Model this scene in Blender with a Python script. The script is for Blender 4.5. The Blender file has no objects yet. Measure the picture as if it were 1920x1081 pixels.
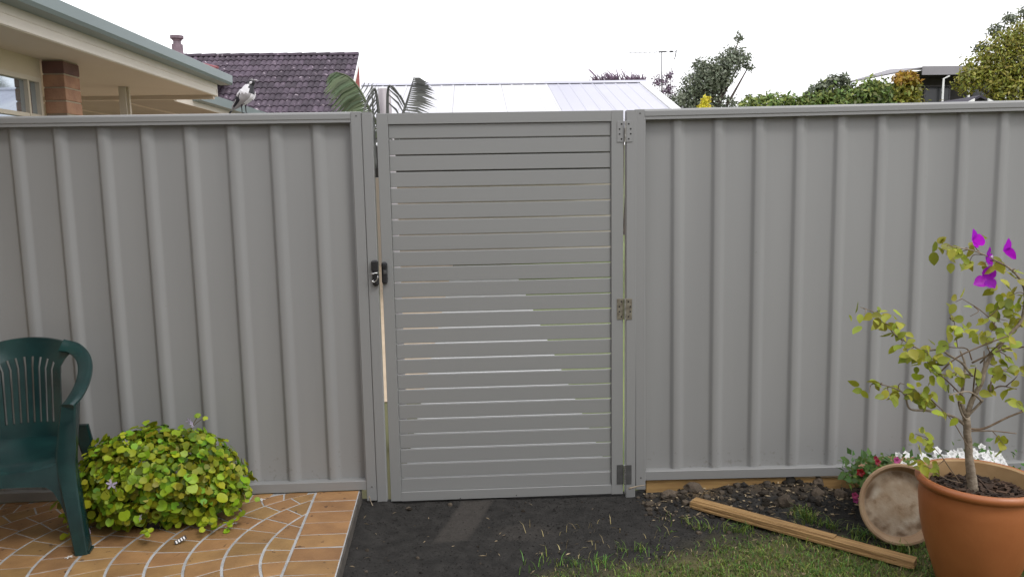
import bpy, bmesh, math, random
from mathutils import Vector, Matrix, noise

random.seed(7)
R = math.radians
PI = math.pi
scene = bpy.context.scene
C = scene.collection

# ------------------------------------------------------------------ camera
def camera_axes(pitch, roll, yaw):
    f = Vector((math.sin(yaw) * math.cos(pitch), math.cos(yaw) * math.cos(pitch), -math.sin(pitch)))
    r = Vector((math.cos(yaw), -math.sin(yaw), 0))
    u = r.cross(f)
    return r * math.cos(roll) - u * math.sin(roll), r * math.sin(roll) + u * math.cos(roll), f
cam_data = bpy.data.cameras.new('camera')
cam = bpy.data.objects.new('camera', cam_data)
C.objects.link(cam)
r_, u_, f_ = camera_axes(R(7.67), R(1.0), R(2.7))
cam.matrix_world = Matrix(((r_.x, u_.x, -f_.x, 0.4248), (r_.y, u_.y, -f_.y, -3.6846), (r_.z, u_.z, -f_.z, 1.5144), (0, 0, 0, 1)))
cam_data.sensor_width = 36
cam_data.lens = 28.125
cam_data.clip_end = 2000
scene.camera = cam

# ------------------------------------------------------------------ sky, sun, exposure
SUN_ELEV, SUN_AZ = R(52), R(140)          # azimuth clockwise from +y : sun behind the camera, to the right
w = bpy.data.worlds.new('World')
scene.world = w
w.use_nodes = True
nt = w.node_tree
nt.nodes.clear()
sky = nt.nodes.new('ShaderNodeTexSky')
sky.sky_type = 'NISHITA'
sky.sun_disc = False
sky.sun_elevation = SUN_ELEV
sky.sun_rotation = SUN_AZ
sky.dust_density = 4
hs = nt.nodes.new('ShaderNodeHueSaturation')
hs.inputs['Saturation'].default_value = 0.25
mx = nt.nodes.new('ShaderNodeMix')
mx.data_type = 'RGBA'
mx.inputs['Factor'].default_value = 0.8
mx.inputs['B'].default_value = (14.2, 14.2, 14.6, 1)      # even bright cloud cover
bg = nt.nodes.new('ShaderNodeBackground')
bg.inputs['Strength'].default_value = 0.10
wo = nt.nodes.new('ShaderNodeOutputWorld')
nt.links.new(sky.outputs['Color'], hs.inputs['Color'])
nt.links.new(hs.outputs['Color'], mx.inputs['A'])
nt.links.new(mx.outputs['Result'], bg.inputs['Color'])
nt.links.new(bg.outputs['Background'], wo.inputs['Surface'])
sd = bpy.data.lights.new('sun', 'SUN')
sd.energy = 0.9
sd.angle = R(13)
sd.color = (1.0, 0.97, 0.93)
sun = bpy.data.objects.new('sun', sd)
C.objects.link(sun)
sdir = Vector((math.sin(SUN_AZ) * math.cos(SUN_ELEV), math.cos(SUN_AZ) * math.cos(SUN_ELEV), math.sin(SUN_ELEV)))
sun.rotation_euler = sdir.to_track_quat('Z', 'Y').to_euler()
sun.location = sdir * 30
scene.view_settings.view_transform = 'Standard'
scene.view_settings.look = 'None'
scene.view_settings.exposure = 0.40
scene.view_settings.gamma = 1.0
scene.view_settings.use_curve_mapping = False

# ------------------------------------------------------------------ helpers
class MB:
    """collects shapes and builds them as one mesh object"""
    def __init__(s):
        s.v, s.f, s.m = [], [], []
    def add(s, verts, faces, mi=0):
        o = len(s.v)
        s.v += [tuple(p) for p in verts]
        s.f += [tuple(i + o for i in f) for f in faces]
        s.m += [mi] * len(faces)
        return s
    def box(s, x0, x1, y0, y1, z0, z1, mi=0, bev=0.0):
        if bev:
            b = min(bev, (x1 - x0) * .45, (y1 - y0) * .45, (z1 - z0) * .45)
            vs, idx = [], {}
            for i in (0, 1):
                for j in (0, 1):
                    for k in (0, 1):
                        px, py, pz = (x0, x1)[i], (y0, y1)[j], (z0, z1)[k]
                        ix, iy, iz = px + (b, -b)[i], py + (b, -b)[j], pz + (b, -b)[k]
                        idx[i, j, k, 'x'] = len(vs); vs.append((px, iy, iz))
                        idx[i, j, k, 'y'] = len(vs); vs.append((ix, py, iz))
                        idx[i, j, k, 'z'] = len(vs); vs.append((ix, iy, pz))
            fs = []
            def q(*l): fs.append(tuple(idx[t] for t in l))
            for i in (0, 1):
                a = [(i, 0, 0, 'x'), (i, 0, 1, 'x'), (i, 1, 1, 'x'), (i, 1, 0, 'x')]; q(*(a if i == 0 else a[::-1]))
                a = [(0, i, 0, 'y'), (1, i, 0, 'y'), (1, i, 1, 'y'), (0, i, 1, 'y')]; q(*(a if i == 0 else a[::-1]))
                a = [(0, 0, i, 'z'), (0, 1, i, 'z'), (1, 1, i, 'z'), (1, 0, i, 'z')]; q(*(a if i == 0 else a[::-1]))
            for i in (0, 1):
                for j in (0, 1):
                    q((i, j, 0, 'x'), (i, j, 1, 'x'), (i, j, 1, 'y'), (i, j, 0, 'y'))
                    q((i, 0, j, 'x'), (i, 1, j, 'x'), (i, 1, j, 'z'), (i, 0, j, 'z'))
                    q((0, i, j, 'y'), (1, i, j, 'y'), (1, i, j, 'z'), (0, i, j, 'z'))
            for i in (0, 1):
                for j in (0, 1):
                    for k in (0, 1):
                        q((i, j, k, 'x'), (i, j, k, 'y'), (i, j, k, 'z'))
            return s.add(vs, fs, mi)
        vs = [(x, y, z) for x in (x0, x1) for y in (y0, y1) for z in (z0, z1)]
        return s.add(vs, [(0, 1, 3, 2), (4, 6, 7, 5), (0, 4, 5, 1), (2, 3, 7, 6), (0, 2, 6, 4), (1, 5, 7, 3)], mi)
    def tube(s, pts, rad, n=6, mi=0, cap=True):
        pts = [Vector(p) for p in pts]
        if not hasattr(rad, '__len__'): rad = [rad] * len(pts)
        vs, fs, ref = [], [], None
        for i, p in enumerate(pts):
            t = (pts[min(i + 1, len(pts) - 1)] - pts[max(i - 1, 0)])
            t = t.normalized() if t.length > 1e-9 else Vector((0, 0, 1))
            if ref is None:
                ref = Vector((0, 0, 1)) if abs(t.z) < .9 else Vector((1, 0, 0))
            a = t.cross(ref)
            if a.length < 1e-6: a = t.orthogonal()
            a.normalize(); b = a.cross(t); ref = b if i == 0 else (b * .999)
            for k in range(n):
                an = 2 * PI * k / n
                vs.append(p + (a * math.cos(an) + b * math.sin(an)) * rad[i])
        for i in range(len(pts) - 1):
            for k in range(n):
                k2 = (k + 1) % n
                fs.append((i * n + k, i * n + k2, (i + 1) * n + k2, (i + 1) * n + k))
        if cap:
            fs.append(tuple(range(n))[::-1]); o = (len(pts) - 1) * n
            fs.append(tuple(range(o, o + n)))
        return s.add(vs, fs, mi)
    def lathe(s, prof, n=32, c=(0, 0, 0), mi=0):
        vs, fs = [], []
        for (r, z) in prof:
            for k in range(n):
                a = 2 * PI * k / n
                vs.append((c[0] + r * math.cos(a), c[1] + r * math.sin(a), c[2] + z))
        for i in range(len(prof) - 1):
            for k in range(n):
                k2 = (k + 1) % n
                fs.append((i * n + k, i * n + k2, (i + 1) * n + k2, (i + 1) * n + k))
        return s.add(vs, fs, mi)
    def prism(s, poly, axis, a0, a1, mi=0):
        """poly: 2D outline, extruded along axis (0=x,1=y,2=z) from a0 to a1"""
        n = len(poly)
        def P(p, t): return ((t, p[0], p[1]), (p[0], t, p[1]), (p[0], p[1], t))[axis]
        vs = [P(p, a0) for p in poly] + [P(p, a1) for p in poly]
        fs = [tuple(range(n))[::-1], tuple(range(n, 2 * n))]
        fs += [(i, (i + 1) % n, n + (i + 1) % n, n + i) for i in range(n)]
        return s.add(vs, fs, mi)
    def sweep(s, pts, wid, nor, hw, ht, mi=0):
        """rounded rectangular bar along pts; wid/nor = width and thickness directions"""
        vs, fs = [], []
        sec = [(-1, -.55), (-.8, -1), (.8, -1), (1, -.55), (1, .55), (.8, 1), (-.8, 1), (-1, .55)]
        n = len(sec)
        for i, p in enumerate(pts):
            W = Vector(wid[i] if isinstance(wid, list) else wid).normalized()
            N = Vector(nor[i] if isinstance(nor, list) else nor).normalized()
            a = hw[i] if hasattr(hw, '__len__') else hw
            b = ht[i] if hasattr(ht, '__len__') else ht
            for (x, y) in sec:
                vs.append(Vector(p) + W * x * a + N * y * b)
        for i in range(len(pts) - 1):
            for k in range(n):
                k2 = (k + 1) % n
                fs.append((i * n + k, i * n + k2, (i + 1) * n + k2, (i + 1) * n + k))
        fs.append(tuple(range(n))[::-1]); o = (len(pts) - 1) * n
        fs.append(tuple(range(o, o + n)))
        return s.add(vs, fs, mi)
    def mesh(s, name, mats, smooth=False):
        me = bpy.data.meshes.new(name)
        me.from_pydata(s.v, [], s.f)
        for m in (mats if isinstance(mats, (list, tuple)) else [mats]): me.materials.append(m)
        if any(s.m): me.polygons.foreach_set('material_index', s.m)
        bm = bmesh.new(); bm.from_mesh(me)
        if s.fix: bmesh.ops.recalc_face_normals(bm, faces=bm.faces)
        bm.to_mesh(me); bm.free()
        if smooth: me.polygons.foreach_set('use_smooth', [True] * len(me.polygons))
        if smooth == 'auto':
            me.set_sharp_from_angle(angle=R(38))
        me.update()
        return me
    fix = True
    def build(s, name, mats, parent=None, smooth=False):
        return put(name, s.mesh(name, mats, smooth), parent)

def put(name, me, parent=None, loc=None, rot=None, scale=None):
    o = bpy.data.objects.new(name, me)
    C.objects.link(o)
    if parent is not None: o.parent = parent
    if loc is not None: o.location = loc
    if rot is not None: o.rotation_euler = rot
    if scale is not None: o.scale = (scale,) * 3 if not hasattr(scale, '__len__') else scale
    return o

def tag(o, label, cat, group=None):
    o['label'] = label; o['category'] = cat
    if group: o['group'] = group
    return o
def thing(name, label, cat, loc=(0, 0, 0), rotz=0, group=None):
    o = bpy.data.objects.new(name, None)
    C.objects.link(o)
    o.location = loc; o.rotation_euler = (0, 0, rotz); o.empty_display_size = .05
    return tag(o, label, cat, group)
def kind(o, k):
    o['kind'] = k
    return o

def smooth_path(pts, n=5):
    P = [Vector(p) for p in pts]
    P = [P[0] * 2 - P[1]] + P + [P[-1] * 2 - P[-2]]
    out = []
    for i in range(1, len(P) - 2):
        for k in range(n):
            t = k / n
            a, b, c, d = P[i - 1], P[i], P[i + 1], P[i + 2]
            out.append(.5 * ((2 * b) + (c - a) * t + (2 * a - 5 * b + 4 * c - d) * t * t + (3 * b - a - 3 * c + d) * t ** 3))
    out.append(P[-2])
    return out
def lerp(a, b, t): return a + (b - a) * t

# ------------------------------------------------------------------ materials
def mat(name, col, rough=.6, col2=None, nscale=6.0, namt=1.0, detail=6, bump=0.0, bscale=60.0, metal=0.0, spec=.5,
        rnd=0.0, island=0.0, stretch=None, fleck=None, coat=0.0, huevar=0.0):
    m = bpy.data.materials.new(name)
    m.use_nodes = True
    t = m.node_tree; N = t.nodes; L = t.links
    b = N['Principled BSDF']
    b.inputs['Roughness'].default_value = rough
    b.inputs['Metallic'].default_value = metal
    b.inputs['Specular IOR Level'].default_value = spec
    if coat: b.inputs['Coat Weight'].default_value = coat
    tc = N.new('ShaderNodeTexCoord')
    mp = N.new('ShaderNodeMapping')
    if stretch: mp.inputs['Scale'].default_value = stretch
    L.new(tc.outputs['Object'], mp.inputs['Vector'])
    coord = tc.outputs['Object']
    if rnd:
        oi = N.new('ShaderNodeObjectInfo'); va = N.new('ShaderNodeVectorMath'); va.operation = 'MULTIPLY_ADD'
        va.inputs[1].default_value = (37, 53, 29)
        L.new(oi.outputs['Random'], va.inputs[0]); L.new(tc.outputs['Object'], va.inputs[2])
        coord = va.outputs['Vector']; L.new(coord, mp.inputs['Vector'])
    out = None
    rgb = N.new('ShaderNodeRGB'); rgb.outputs[0].default_value = (*col, 1)
    out = rgb.outputs[0]
    if col2:
        nz = N.new('ShaderNodeTexNoise'); nz.inputs['Scale'].default_value = nscale; nz.inputs['Detail'].default_value = detail
        L.new(mp.outputs['Vector'], nz.inputs['Vector'])
        rp = N.new('ShaderNodeValToRGB'); rp.color_ramp.elements[0].position = .35; rp.color_ramp.elements[1].position = .68
        L.new(nz.outputs['Fac'], rp.inputs['Fac'])
        ml = N.new('ShaderNodeMath'); ml.operation = 'MULTIPLY'; ml.inputs[1].default_value = namt
        L.new(rp.outputs['Color'], ml.inputs[0])
        mi = N.new('ShaderNodeMix'); mi.data_type = 'RGBA'
        L.new(ml.outputs[0], mi.inputs['Factor']); L.new(out, mi.inputs['A']); mi.inputs['B'].default_value = (*col2, 1)
        out = mi.outputs['Result']
    if fleck:
        fc, fs, fp = fleck
        nz = N.new('ShaderNodeTexNoise'); nz.inputs['Scale'].default_value = fs; nz.inputs['Detail'].default_value = 3
        L.new(coord, nz.inputs['Vector'])
        rp = N.new('ShaderNodeValToRGB'); rp.color_ramp.elements[0].position = fp; rp.color_ramp.elements[1].position = fp + .05
        L.new(nz.outputs['Fac'], rp.inputs['Fac'])
        mi = N.new('ShaderNodeMix'); mi.data_type = 'RGBA'
        L.new(rp.outputs['Color'], mi.inputs['Factor']); L.new(out, mi.inputs['A']); mi.inputs['B'].default_value = (*fc, 1)
        out = mi.outputs['Result']
    if rnd or island or huevar:
        h = N.new('ShaderNodeHueSaturation')
        if island:
            g = N.new('ShaderNodeNewGeometry'); src = g.outputs['Random Per Island']; amt = island
        else:
            g = N.new('ShaderNodeObjectInfo'); src = g.outputs['Random']; amt = rnd
        mr = N.new('ShaderNodeMapRange'); mr.inputs['To Min'].default_value = 1 - amt; mr.inputs['To Max'].default_value = 1 + amt
        L.new(src, mr.inputs['Value']); L.new(mr.outputs['Result'], h.inputs['Value'])
        if huevar:
            wn = N.new('ShaderNodeTexWhiteNoise'); wn.noise_dimensions = '1D'
            L.new(src, wn.inputs['W'])
            mr2 = N.new('ShaderNodeMapRange'); mr2.inputs['To Min'].default_value = .5 - huevar; mr2.inputs['To Max'].default_value = .5 + huevar
            L.new(wn.outputs['Value'], mr2.inputs['Value']); L.new(mr2.outputs['Result'], h.inputs['Hue'])
        L.new(out, h.inputs['Color']); out = h.outputs['Color']
    L.new(out, b.inputs['Base Color'])
    if bump:
        nz = N.new('ShaderNodeTexNoise'); nz.inputs['Scale'].default_value = bscale; nz.inputs['Detail'].default_value = 8
        L.new(mp.outputs['Vector'], nz.inputs['Vector'])
        bp = N.new('ShaderNodeBump'); bp.inputs['Strength'].default_value = bump; bp.inputs['Distance'].default_value = .01
        L.new(nz.outputs['Fac'], bp.inputs['Height']); L.new(bp.outputs['Normal'], b.inputs['Normal'])
    m['out'] = 1
    return m

def leaf_mat(name, col, rnd=.25, huevar=.03, island=False, trans=.35, rough=.45, col2=None, nscale=30):
    m = mat(name, col, rough, col2=col2, nscale=nscale, rnd=0 if island else rnd, island=rnd if island else 0, huevar=huevar, spec=.4)
    t = m.node_tree; N = t.nodes; L = t.links
    b = N['Principled BSDF']; o = N['Material Output']
    tr = N.new('ShaderNodeBsdfTranslucent')
    src = b.inputs['Base Color'].links[0].from_socket
    L.new(src, tr.inputs['Color'])
    ms = N.new('ShaderNodeMixShader'); ms.inputs[0].default_value = trans
    L.new(b.outputs[0], ms.inputs[1]); L.new(tr.outputs[0], ms.inputs[2]); L.new(ms.outputs[0], o.inputs['Surface'])
    return m

M = {}
M['steel'] = mat('grey_powder_coated_steel', (.250, .252, .251), .42, (.236, .238, .238), nscale=1.3, bump=.03, bscale=9, stretch=(1, 1, .25), spec=.45)
M['sheet'] = mat('grey_fence_sheet', (.272, .274, .272), .5, (.250, .252, .251), nscale=2.6, bump=.05, bscale=6, stretch=(2.2, 1, .16), spec=.4)
M['gate'] = mat('grey_gate_aluminium', (.246, .249, .247), .36, (.234, .238, .236), nscale=2, bump=.02, bscale=20, stretch=(.2, 1, 1), spec=.5)
M['cut'] = mat('screw_head_steel', (.16, .16, .16), .4, metal=.6)
M['galv'] = mat('galvanised_hinge_steel', (.36, .35, .33), .42, (.2, .19, .17), nscale=60, metal=.6)
M['hinge_old'] = mat('weathered_hinge_steel', (.27, .25, .2), .5, (.15, .13, .1), nscale=60, metal=.5)
M['hinge_dark'] = mat('dark_painted_hinge', (.055, .055, .055), .5, (.08, .08, .08), nscale=50)
M['black'] = mat('black_plastic', (.012, .012, .014), .4, (.02, .02, .022), nscale=40)
M['hole'] = mat('dark_screw_recess', (.012, .012, .012), .8)
M['chrome'] = mat('bright_steel', (.75, .75, .75), .22, metal=.9)
M['pine'] = mat('treated_pine', (.40, .25, .095), .75, (.27, .16, .06), nscale=5, stretch=(1, 8, 14), bump=.25, bscale=30)
M['timber'] = mat('weathered_timber', (.44, .27, .11), .75, (.23, .13, .05), nscale=7, stretch=(1.2, 22, 22), bump=.5, bscale=16)
M['timber_end'] = mat('cut_timber_end', (.16, .12, .085), .85, (.26, .18, .1), nscale=50)
M['tile'] = mat('tan_stencilled_tile', (.325, .187, .076), .6, (.24, .134, .055), nscale=9, bump=.3, bscale=70, rnd=.14, huevar=.008, fleck=((.11, .06, .03), 26, .66))
M['grout'] = mat('pale_cement_joint', (.46, .47, .48), .9, (.30, .30, .30), nscale=14, bump=.5, bscale=120)
M['slab'] = mat('concrete_slab_edge', (.10, .088, .075), .95, (.055, .048, .042), nscale=20, bump=.6, bscale=60)
M['chair'] = mat('dark_green_plastic', (.0055, .023, .0245), .25, (.010, .042, .040), nscale=9, bump=.06, bscale=160, spec=.5)
M['terracotta'] = mat('glossy_terracotta', (.37, .130, .044), .40, (.29, .092, .029), nscale=4, bump=.09, bscale=40, spec=.5)
M['clay_in'] = mat('pot_inner_clay', (.44, .29, .145), .7, (.33, .2, .09), nscale=9, bump=.1)
M['saucer'] = mat('dusty_clay_saucer', (.40, .285, .18), .85, (.30, .19, .11), nscale=6, bump=.3, bscale=40)
M['saucer_in'] = mat('stained_saucer_base', (.40, .335, .25), .9, (.27, .185, .11), nscale=9, bump=.35, bscale=35, fleck=((.21, .145, .095), 11, .60))
M['planter'] = mat('old_clay_planter', (.27, .155, .095), .85, (.18, .095, .055), nscale=12, bump=.4)
M['bark'] = mat('bark_mulch', (.075, .042, .025), .9, (.025, .015, .01), nscale=9, island=.6, bump=.4)
M['potsoil'] = mat('potting_soil', (.03, .02, .014), 1, (.06, .04, .025), nscale=40, bump=1, bscale=80)
M['wood_bark'] = mat('pale_woody_stem', (.30, .25, .19), .85, (.17, .13, .09), nscale=30, bump=.6, bscale=90)
M['twig'] = mat('brown_twig', (.12, .075, .045), .8, (.2, .15, .1), nscale=30)
M['rock'] = mat('brown_stone', (.17, .13, .095), .95, (.09, .07, .05), nscale=10, bump=.8, bscale=25, rnd=.35)
M['clod'] = mat('dark_soil_clod', (.03, .026, .022), 1, (.055, .046, .038), nscale=20, bump=1, bscale=50)
M['bush'] = leaf_mat('lime_green_leaf', (.245, .365, .016), rnd=.36, huevar=.03, col2=(.33, .41, .02), nscale=25)
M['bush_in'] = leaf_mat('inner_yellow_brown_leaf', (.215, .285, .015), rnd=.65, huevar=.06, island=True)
M['stem_green'] = mat('brown_green_stem', (.12, .085, .03), .8)
M['boug'] = leaf_mat('bougainvillea_leaf', (.28, .35, .03), rnd=.38, huevar=.03, col2=(.36, .32, .04), nscale=35)
M['bract'] = leaf_mat('magenta_bract', (.46, .012, .60), rnd=.15, huevar=.012, trans=.5)
M['mauve'] = leaf_mat('pale_mauve_petal', (.52, .46, .62), rnd=.08, huevar=0)
M['white'] = leaf_mat('white_petal', (.82, .82, .82), rnd=.04, huevar=0, trans=.25)
M['red'] = leaf_mat('deep_red_petal', (.30, .008, .03), rnd=.3, huevar=.02)
M['pink'] = leaf_mat('pink_petal', (.45, .06, .22), rnd=.2, huevar=.02)
M['pet_leaf'] = leaf_mat('petunia_leaf', (.075, .15, .025), rnd=.3, huevar=.03, island=True)
M['cream'] = mat('cream_painted_timber', (.62, .56, .49), .5, (.58, .52, .45), nscale=3)
M['soffit'] = mat('cream_soffit_board', (.60, .51, .43), .7, (.56, .475, .40), nscale=1.2)
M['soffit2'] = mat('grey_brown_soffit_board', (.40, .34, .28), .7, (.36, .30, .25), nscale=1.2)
M['gutter'] = mat('grey_green_gutter', (.17, .215, .22), .4, (.155, .195, .20), nscale=2)
M['brickA'] = mat('orange_tan_brick', (.34, .19, .115), .9, (.24, .125, .08), nscale=9, rnd=.18, bump=.4, bscale=70)
M['brickB'] = mat('dark_plum_brick', (.10, .055, .05), .9, (.15, .075, .06), nscale=9, rnd=.2, bump=.4, bscale=70)
M['mortar'] = mat('brick_mortar', (.34, .28, .2), .95, bump=.3)
M['wall'] = mat('tan_rendered_wall', (.58, .49, .36), .8, (.54, .45, .33), nscale=2, bump=.2)
M['glass'] = mat('reflective_window_glass', (.50, .56, .62), .04, metal=.85)
M['darkglass'] = mat('dark_window_glass', (.03, .035, .04), .1)
M['winframe'] = mat('cream_window_frame', (.55, .48, .38), .45)
M['curtain'] = mat('net_curtain', (.5, .5, .52), .9)
M['rooftile'] = mat('mottled_plum_roof_tile', (.044, .031, .047), .8, (.085, .062, .085), nscale=7, rnd=.4, bump=.8, bscale=22, fleck=((.42, .36, .40), 7, .675))
M['redbrick'] = mat('red_gable_brick', (.33, .075, .07), .9, (.25, .055, .05), nscale=5)
M['whitepaint'] = mat('white_paint', (.80, .80, .80), .5, (.74, .74, .74), nscale=3)
M['redroof'] = mat('red_roof_capping', (.30, .10, .115), .7, (.24, .08, .09), nscale=5)
M['flue'] = mat('pinkish_grey_flue', (.22, .17, .2), .7, (.15, .11, .13), nscale=8)
M['shedroof'] = mat('white_metal_roof', (.54, .54, .57), .5, (.46, .46, .50), nscale=.5, stretch=(1, .3, 1), spec=.5)
M['shedroof2'] = mat('weathered_white_metal_roof', (.47, .47, .53), .5, (.38, .38, .45), nscale=.7, stretch=(1, .3, 1), spec=.4)
M['farwall'] = mat('beige_far_wall', (.42, .36, .30), .9, (.36, .33, .28), nscale=1)
M['dark_fill'] = mat('dark_fill_and_shade', (.05, .047, .045), .9, (.03, .028, .027), nscale=4)  # roof underlay and fascia colour; on the carport interior it paints shade
M['antenna'] = mat('dull_aluminium_antenna', (.06, .06, .065), .5, metal=.3)
M['palm'] = leaf_mat('palm_leaflet', (.15, .195, .11), rnd=.3, huevar=.03, island=True)
M['palm_grey'] = leaf_mat('grey_palm_leaflet', (.15, .155, .145), rnd=.4, huevar=.02, island=True)  # greyer leaf colour for the remaining fronds
M['palm_trunk'] = mat('pale_palm_crownshaft', (.42, .39, .40), .6, (.30, .27, .29), nscale=8, stretch=(6, 6, .6))
M['leafA'] = leaf_mat('grey_green_tree_leaf', (.17, .195, .135), rnd=.5, huevar=.03, island=True, trans=.25)
M['leafB'] = leaf_mat('yellow_green_tree_leaf', (.27, .27, .045), rnd=.5, huevar=.035, island=True, trans=.3)
M['leafC'] = leaf_mat('mid_green_shrub_leaf', (.20, .265, .075), rnd=.5, huevar=.04, island=True, trans=.3)
M['leafD'] = leaf_mat('purple_grey_leaf', (.22, .15, .22), rnd=.5, huevar=.03, island=True, trans=.3)
M['leafO'] = leaf_mat('orange_tipped_leaf', (.42, .27, .04), rnd=.4, huevar=.03, island=True, trans=.3)
M['leafY'] = leaf_mat('bright_yellow_leaf', (.70, .62, .06), rnd=.15, huevar=.02, island=True, trans=.3)
M['trunk'] = mat('grey_brown_trunk', (.11, .085, .07), .9, (.06, .045, .04), nscale=9, bump=.6)
M['hillroof'] = mat('pale_grey_metal_roof', (.25, .24, .26), .7, (.21, .20, .22), nscale=1)
M['hillwall'] = mat('shade_dark_verandah_wall', (.10, .095, .09), .9, (.07, .065, .06), nscale=2)  # dark tone paints in the verandah shadow
M['gablewall'] = mat('dark_plum_gable', (.035, .03, .045), .8)
M['feather_w'] = mat('white_feather', (.74, .73, .75), .8, (.62, .60, .63), nscale=40)
M['feather_g'] = mat('grey_shade_and_tail_feather', (.36, .34, .35), .8, (.30, .28, .29), nscale=60)  # tail grey; on the belly it paints white feathers in shade
M['feather_b'] = mat('black_feather', (.013, .012, .018), .55)
M['horn'] = mat('pale_beak_horn', (.42, .40, .42), .5)
M['lump'] = mat('crumbly_soil_lump', (.04, .034, .028), 1, (.075, .06, .045), nscale=30, island=.7, bump=.8, bscale=60, spec=.2)
M['straw'] = mat('dry_straw_litter', (.27, .21, .13), .9, island=.6)
M['crumb'] = mat('soil_crumb', (.027, .0255, .024), 1, island=.6, spec=.2)
M['grass'] = leaf_mat('lawn_blade', (.135, .215, .040), rnd=.6, huevar=.05, island=True, trans=.3)
M['grass_dry'] = leaf_mat('dry_lawn_blade', (.34, .28, .13), rnd=.4, huevar=.02, island=True, trans=.2)
M['ground'] = mat('neighbouring_earth', (.13, .12, .06), 1, (.08, .10, .035), nscale=.6, bump=.5, bscale=8)
M['far_lawn'] = mat('neighbouring_lawn', (.17, .21, .06), 1, (.11, .15, .045), nscale=1.5, bump=.6, bscale=30)
M['path'] = mat('beige_paved_path', (.50, .40, .29), .9, (.43, .34, .24), nscale=3, bump=.2)
M['pale_concrete'] = mat('pale_concrete_path', (.50, .51, .51), .85, (.43, .44, .44), nscale=3, bump=.2)
M['hill'] = mat('hillside_grass', (.10, .12, .04), 1, (.07, .08, .03), nscale=.3)

def saucer_material():
    m = mat('stained_saucer_base', (.42, .345, .26), .9, (.30, .21, .13), nscale=13, bump=.35, bscale=35)
    t = m.node_tree; N = t.nodes; L = t.links; b = N['Principled BSDF']
    src = b.inputs['Base Color'].links[0].from_socket
    tc = N.new('ShaderNodeTexCoord'); ln = N.new('ShaderNodeVectorMath'); ln.operation = 'LENGTH'
    L.new(tc.outputs['Object'], ln.inputs[0])
    for (r0, r1, r2, r3, col, ns, lo, amt) in ((.085, .118, .128, .137, (.15, .095, .055), 14, .40, .9), (.0, .02, .09, .13, (.22, .15, .09), 26, .56, .7), (.0, .01, .10, .13, (.09, .06, .04), 75, .66, .8), (.06, .09, .10, .12, (.62, .58, .50), 9, .5, .5)):
        cr = N.new('ShaderNodeValToRGB'); e = cr.color_ramp.elements
        e[0].position = r0 * 5; e[0].color = (0, 0, 0, 1); e[1].position = r1 * 5; e[1].color = (1, 1, 1, 1)
        for p, v in ((r2, 1), (r3, 0)):
            q = e.new(p * 5); q.color = (v, v, v, 1)
        sc = N.new('ShaderNodeMath'); sc.operation = 'MULTIPLY'; sc.inputs[1].default_value = 5
        L.new(ln.outputs['Value'], sc.inputs[0]); L.new(sc.outputs[0], cr.inputs['Fac'])
        nz = N.new('ShaderNodeTexNoise'); nz.inputs['Scale'].default_value = ns; nz.inputs['Detail'].default_value = 6
        L.new(tc.outputs['Object'], nz.inputs['Vector'])
        rp = N.new('ShaderNodeValToRGB'); rp.color_ramp.elements[0].position = lo; rp.color_ramp.elements[1].position = lo + .14
        L.new(nz.outputs['Fac'], rp.inputs['Fac'])
        ml = N.new('ShaderNodeMath'); ml.operation = 'MULTIPLY'; L.new(cr.outputs['Color'], ml.inputs[0]); L.new(rp.outputs['Color'], ml.inputs[1])
        m2 = N.new('ShaderNodeMath'); m2.operation = 'MULTIPLY'; m2.inputs[1].default_value = amt; L.new(ml.outputs[0], m2.inputs[0])
        mi = N.new('ShaderNodeMix'); mi.data_type = 'RGBA'; L.new(m2.outputs[0], mi.inputs['Factor']); L.new(src, mi.inputs['A']); mi.inputs['B'].default_value = (*col, 1)
        src = mi.outputs['Result']
    L.new(src, b.inputs['Base Color'])
    return m
M['saucer_in'] = saucer_material()
def mud_splash(m):
    """flecks of dried mud thrown up on the lowest hand's breadth of the steel"""
    t = m.node_tree; N = t.nodes; L = t.links; b = N['Principled BSDF']
    src = b.inputs['Base Color'].links[0].from_socket
    tc = N.new('ShaderNodeTexCoord'); sp_ = N.new('ShaderNodeSeparateXYZ'); L.new(tc.outputs['Object'], sp_.inputs[0])
    mr = N.new('ShaderNodeMapRange'); mr.inputs['From Min'].default_value = .34; mr.inputs['From Max'].default_value = .06; mr.inputs['To Min'].default_value = 0; mr.inputs['To Max'].default_value = .20
    L.new(sp_.outputs['Z'], mr.inputs['Value'])
    nz = N.new('ShaderNodeTexNoise'); nz.inputs['Scale'].default_value = 48; nz.inputs['Detail'].default_value = 4; L.new(tc.outputs['Object'], nz.inputs['Vector'])
    n2 = N.new('ShaderNodeTexNoise'); n2.inputs['Scale'].default_value = 5; L.new(tc.outputs['Object'], n2.inputs['Vector'])
    ad = N.new('ShaderNodeMath'); ad.operation = 'ADD'; L.new(nz.outputs['Fac'], ad.inputs[0]); L.new(mr.outputs['Result'], ad.inputs[1])
    a2 = N.new('ShaderNodeMath'); a2.operation = 'MULTIPLY_ADD'; a2.inputs[1].default_value = .25; L.new(n2.outputs['Fac'], a2.inputs[0]); L.new(ad.outputs[0], a2.inputs[2])
    rp = N.new('ShaderNodeValToRGB'); rp.color_ramp.elements[0].position = .85; rp.color_ramp.elements[1].position = .98; rp.color_ramp.elements[1].color = (.35, .35, .35, 1)
    L.new(a2.outputs[0], rp.inputs['Fac'])
    mi = N.new('ShaderNodeMix'); mi.data_type = 'RGBA'; L.new(rp.outputs['Color'], mi.inputs['Factor']); L.new(src, mi.inputs['A']); mi.inputs['B'].default_value = (.13, .11, .088, 1)
    L.new(mi.outputs['Result'], b.inputs['Base Color'])
mud_splash(M['sheet'])
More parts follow.
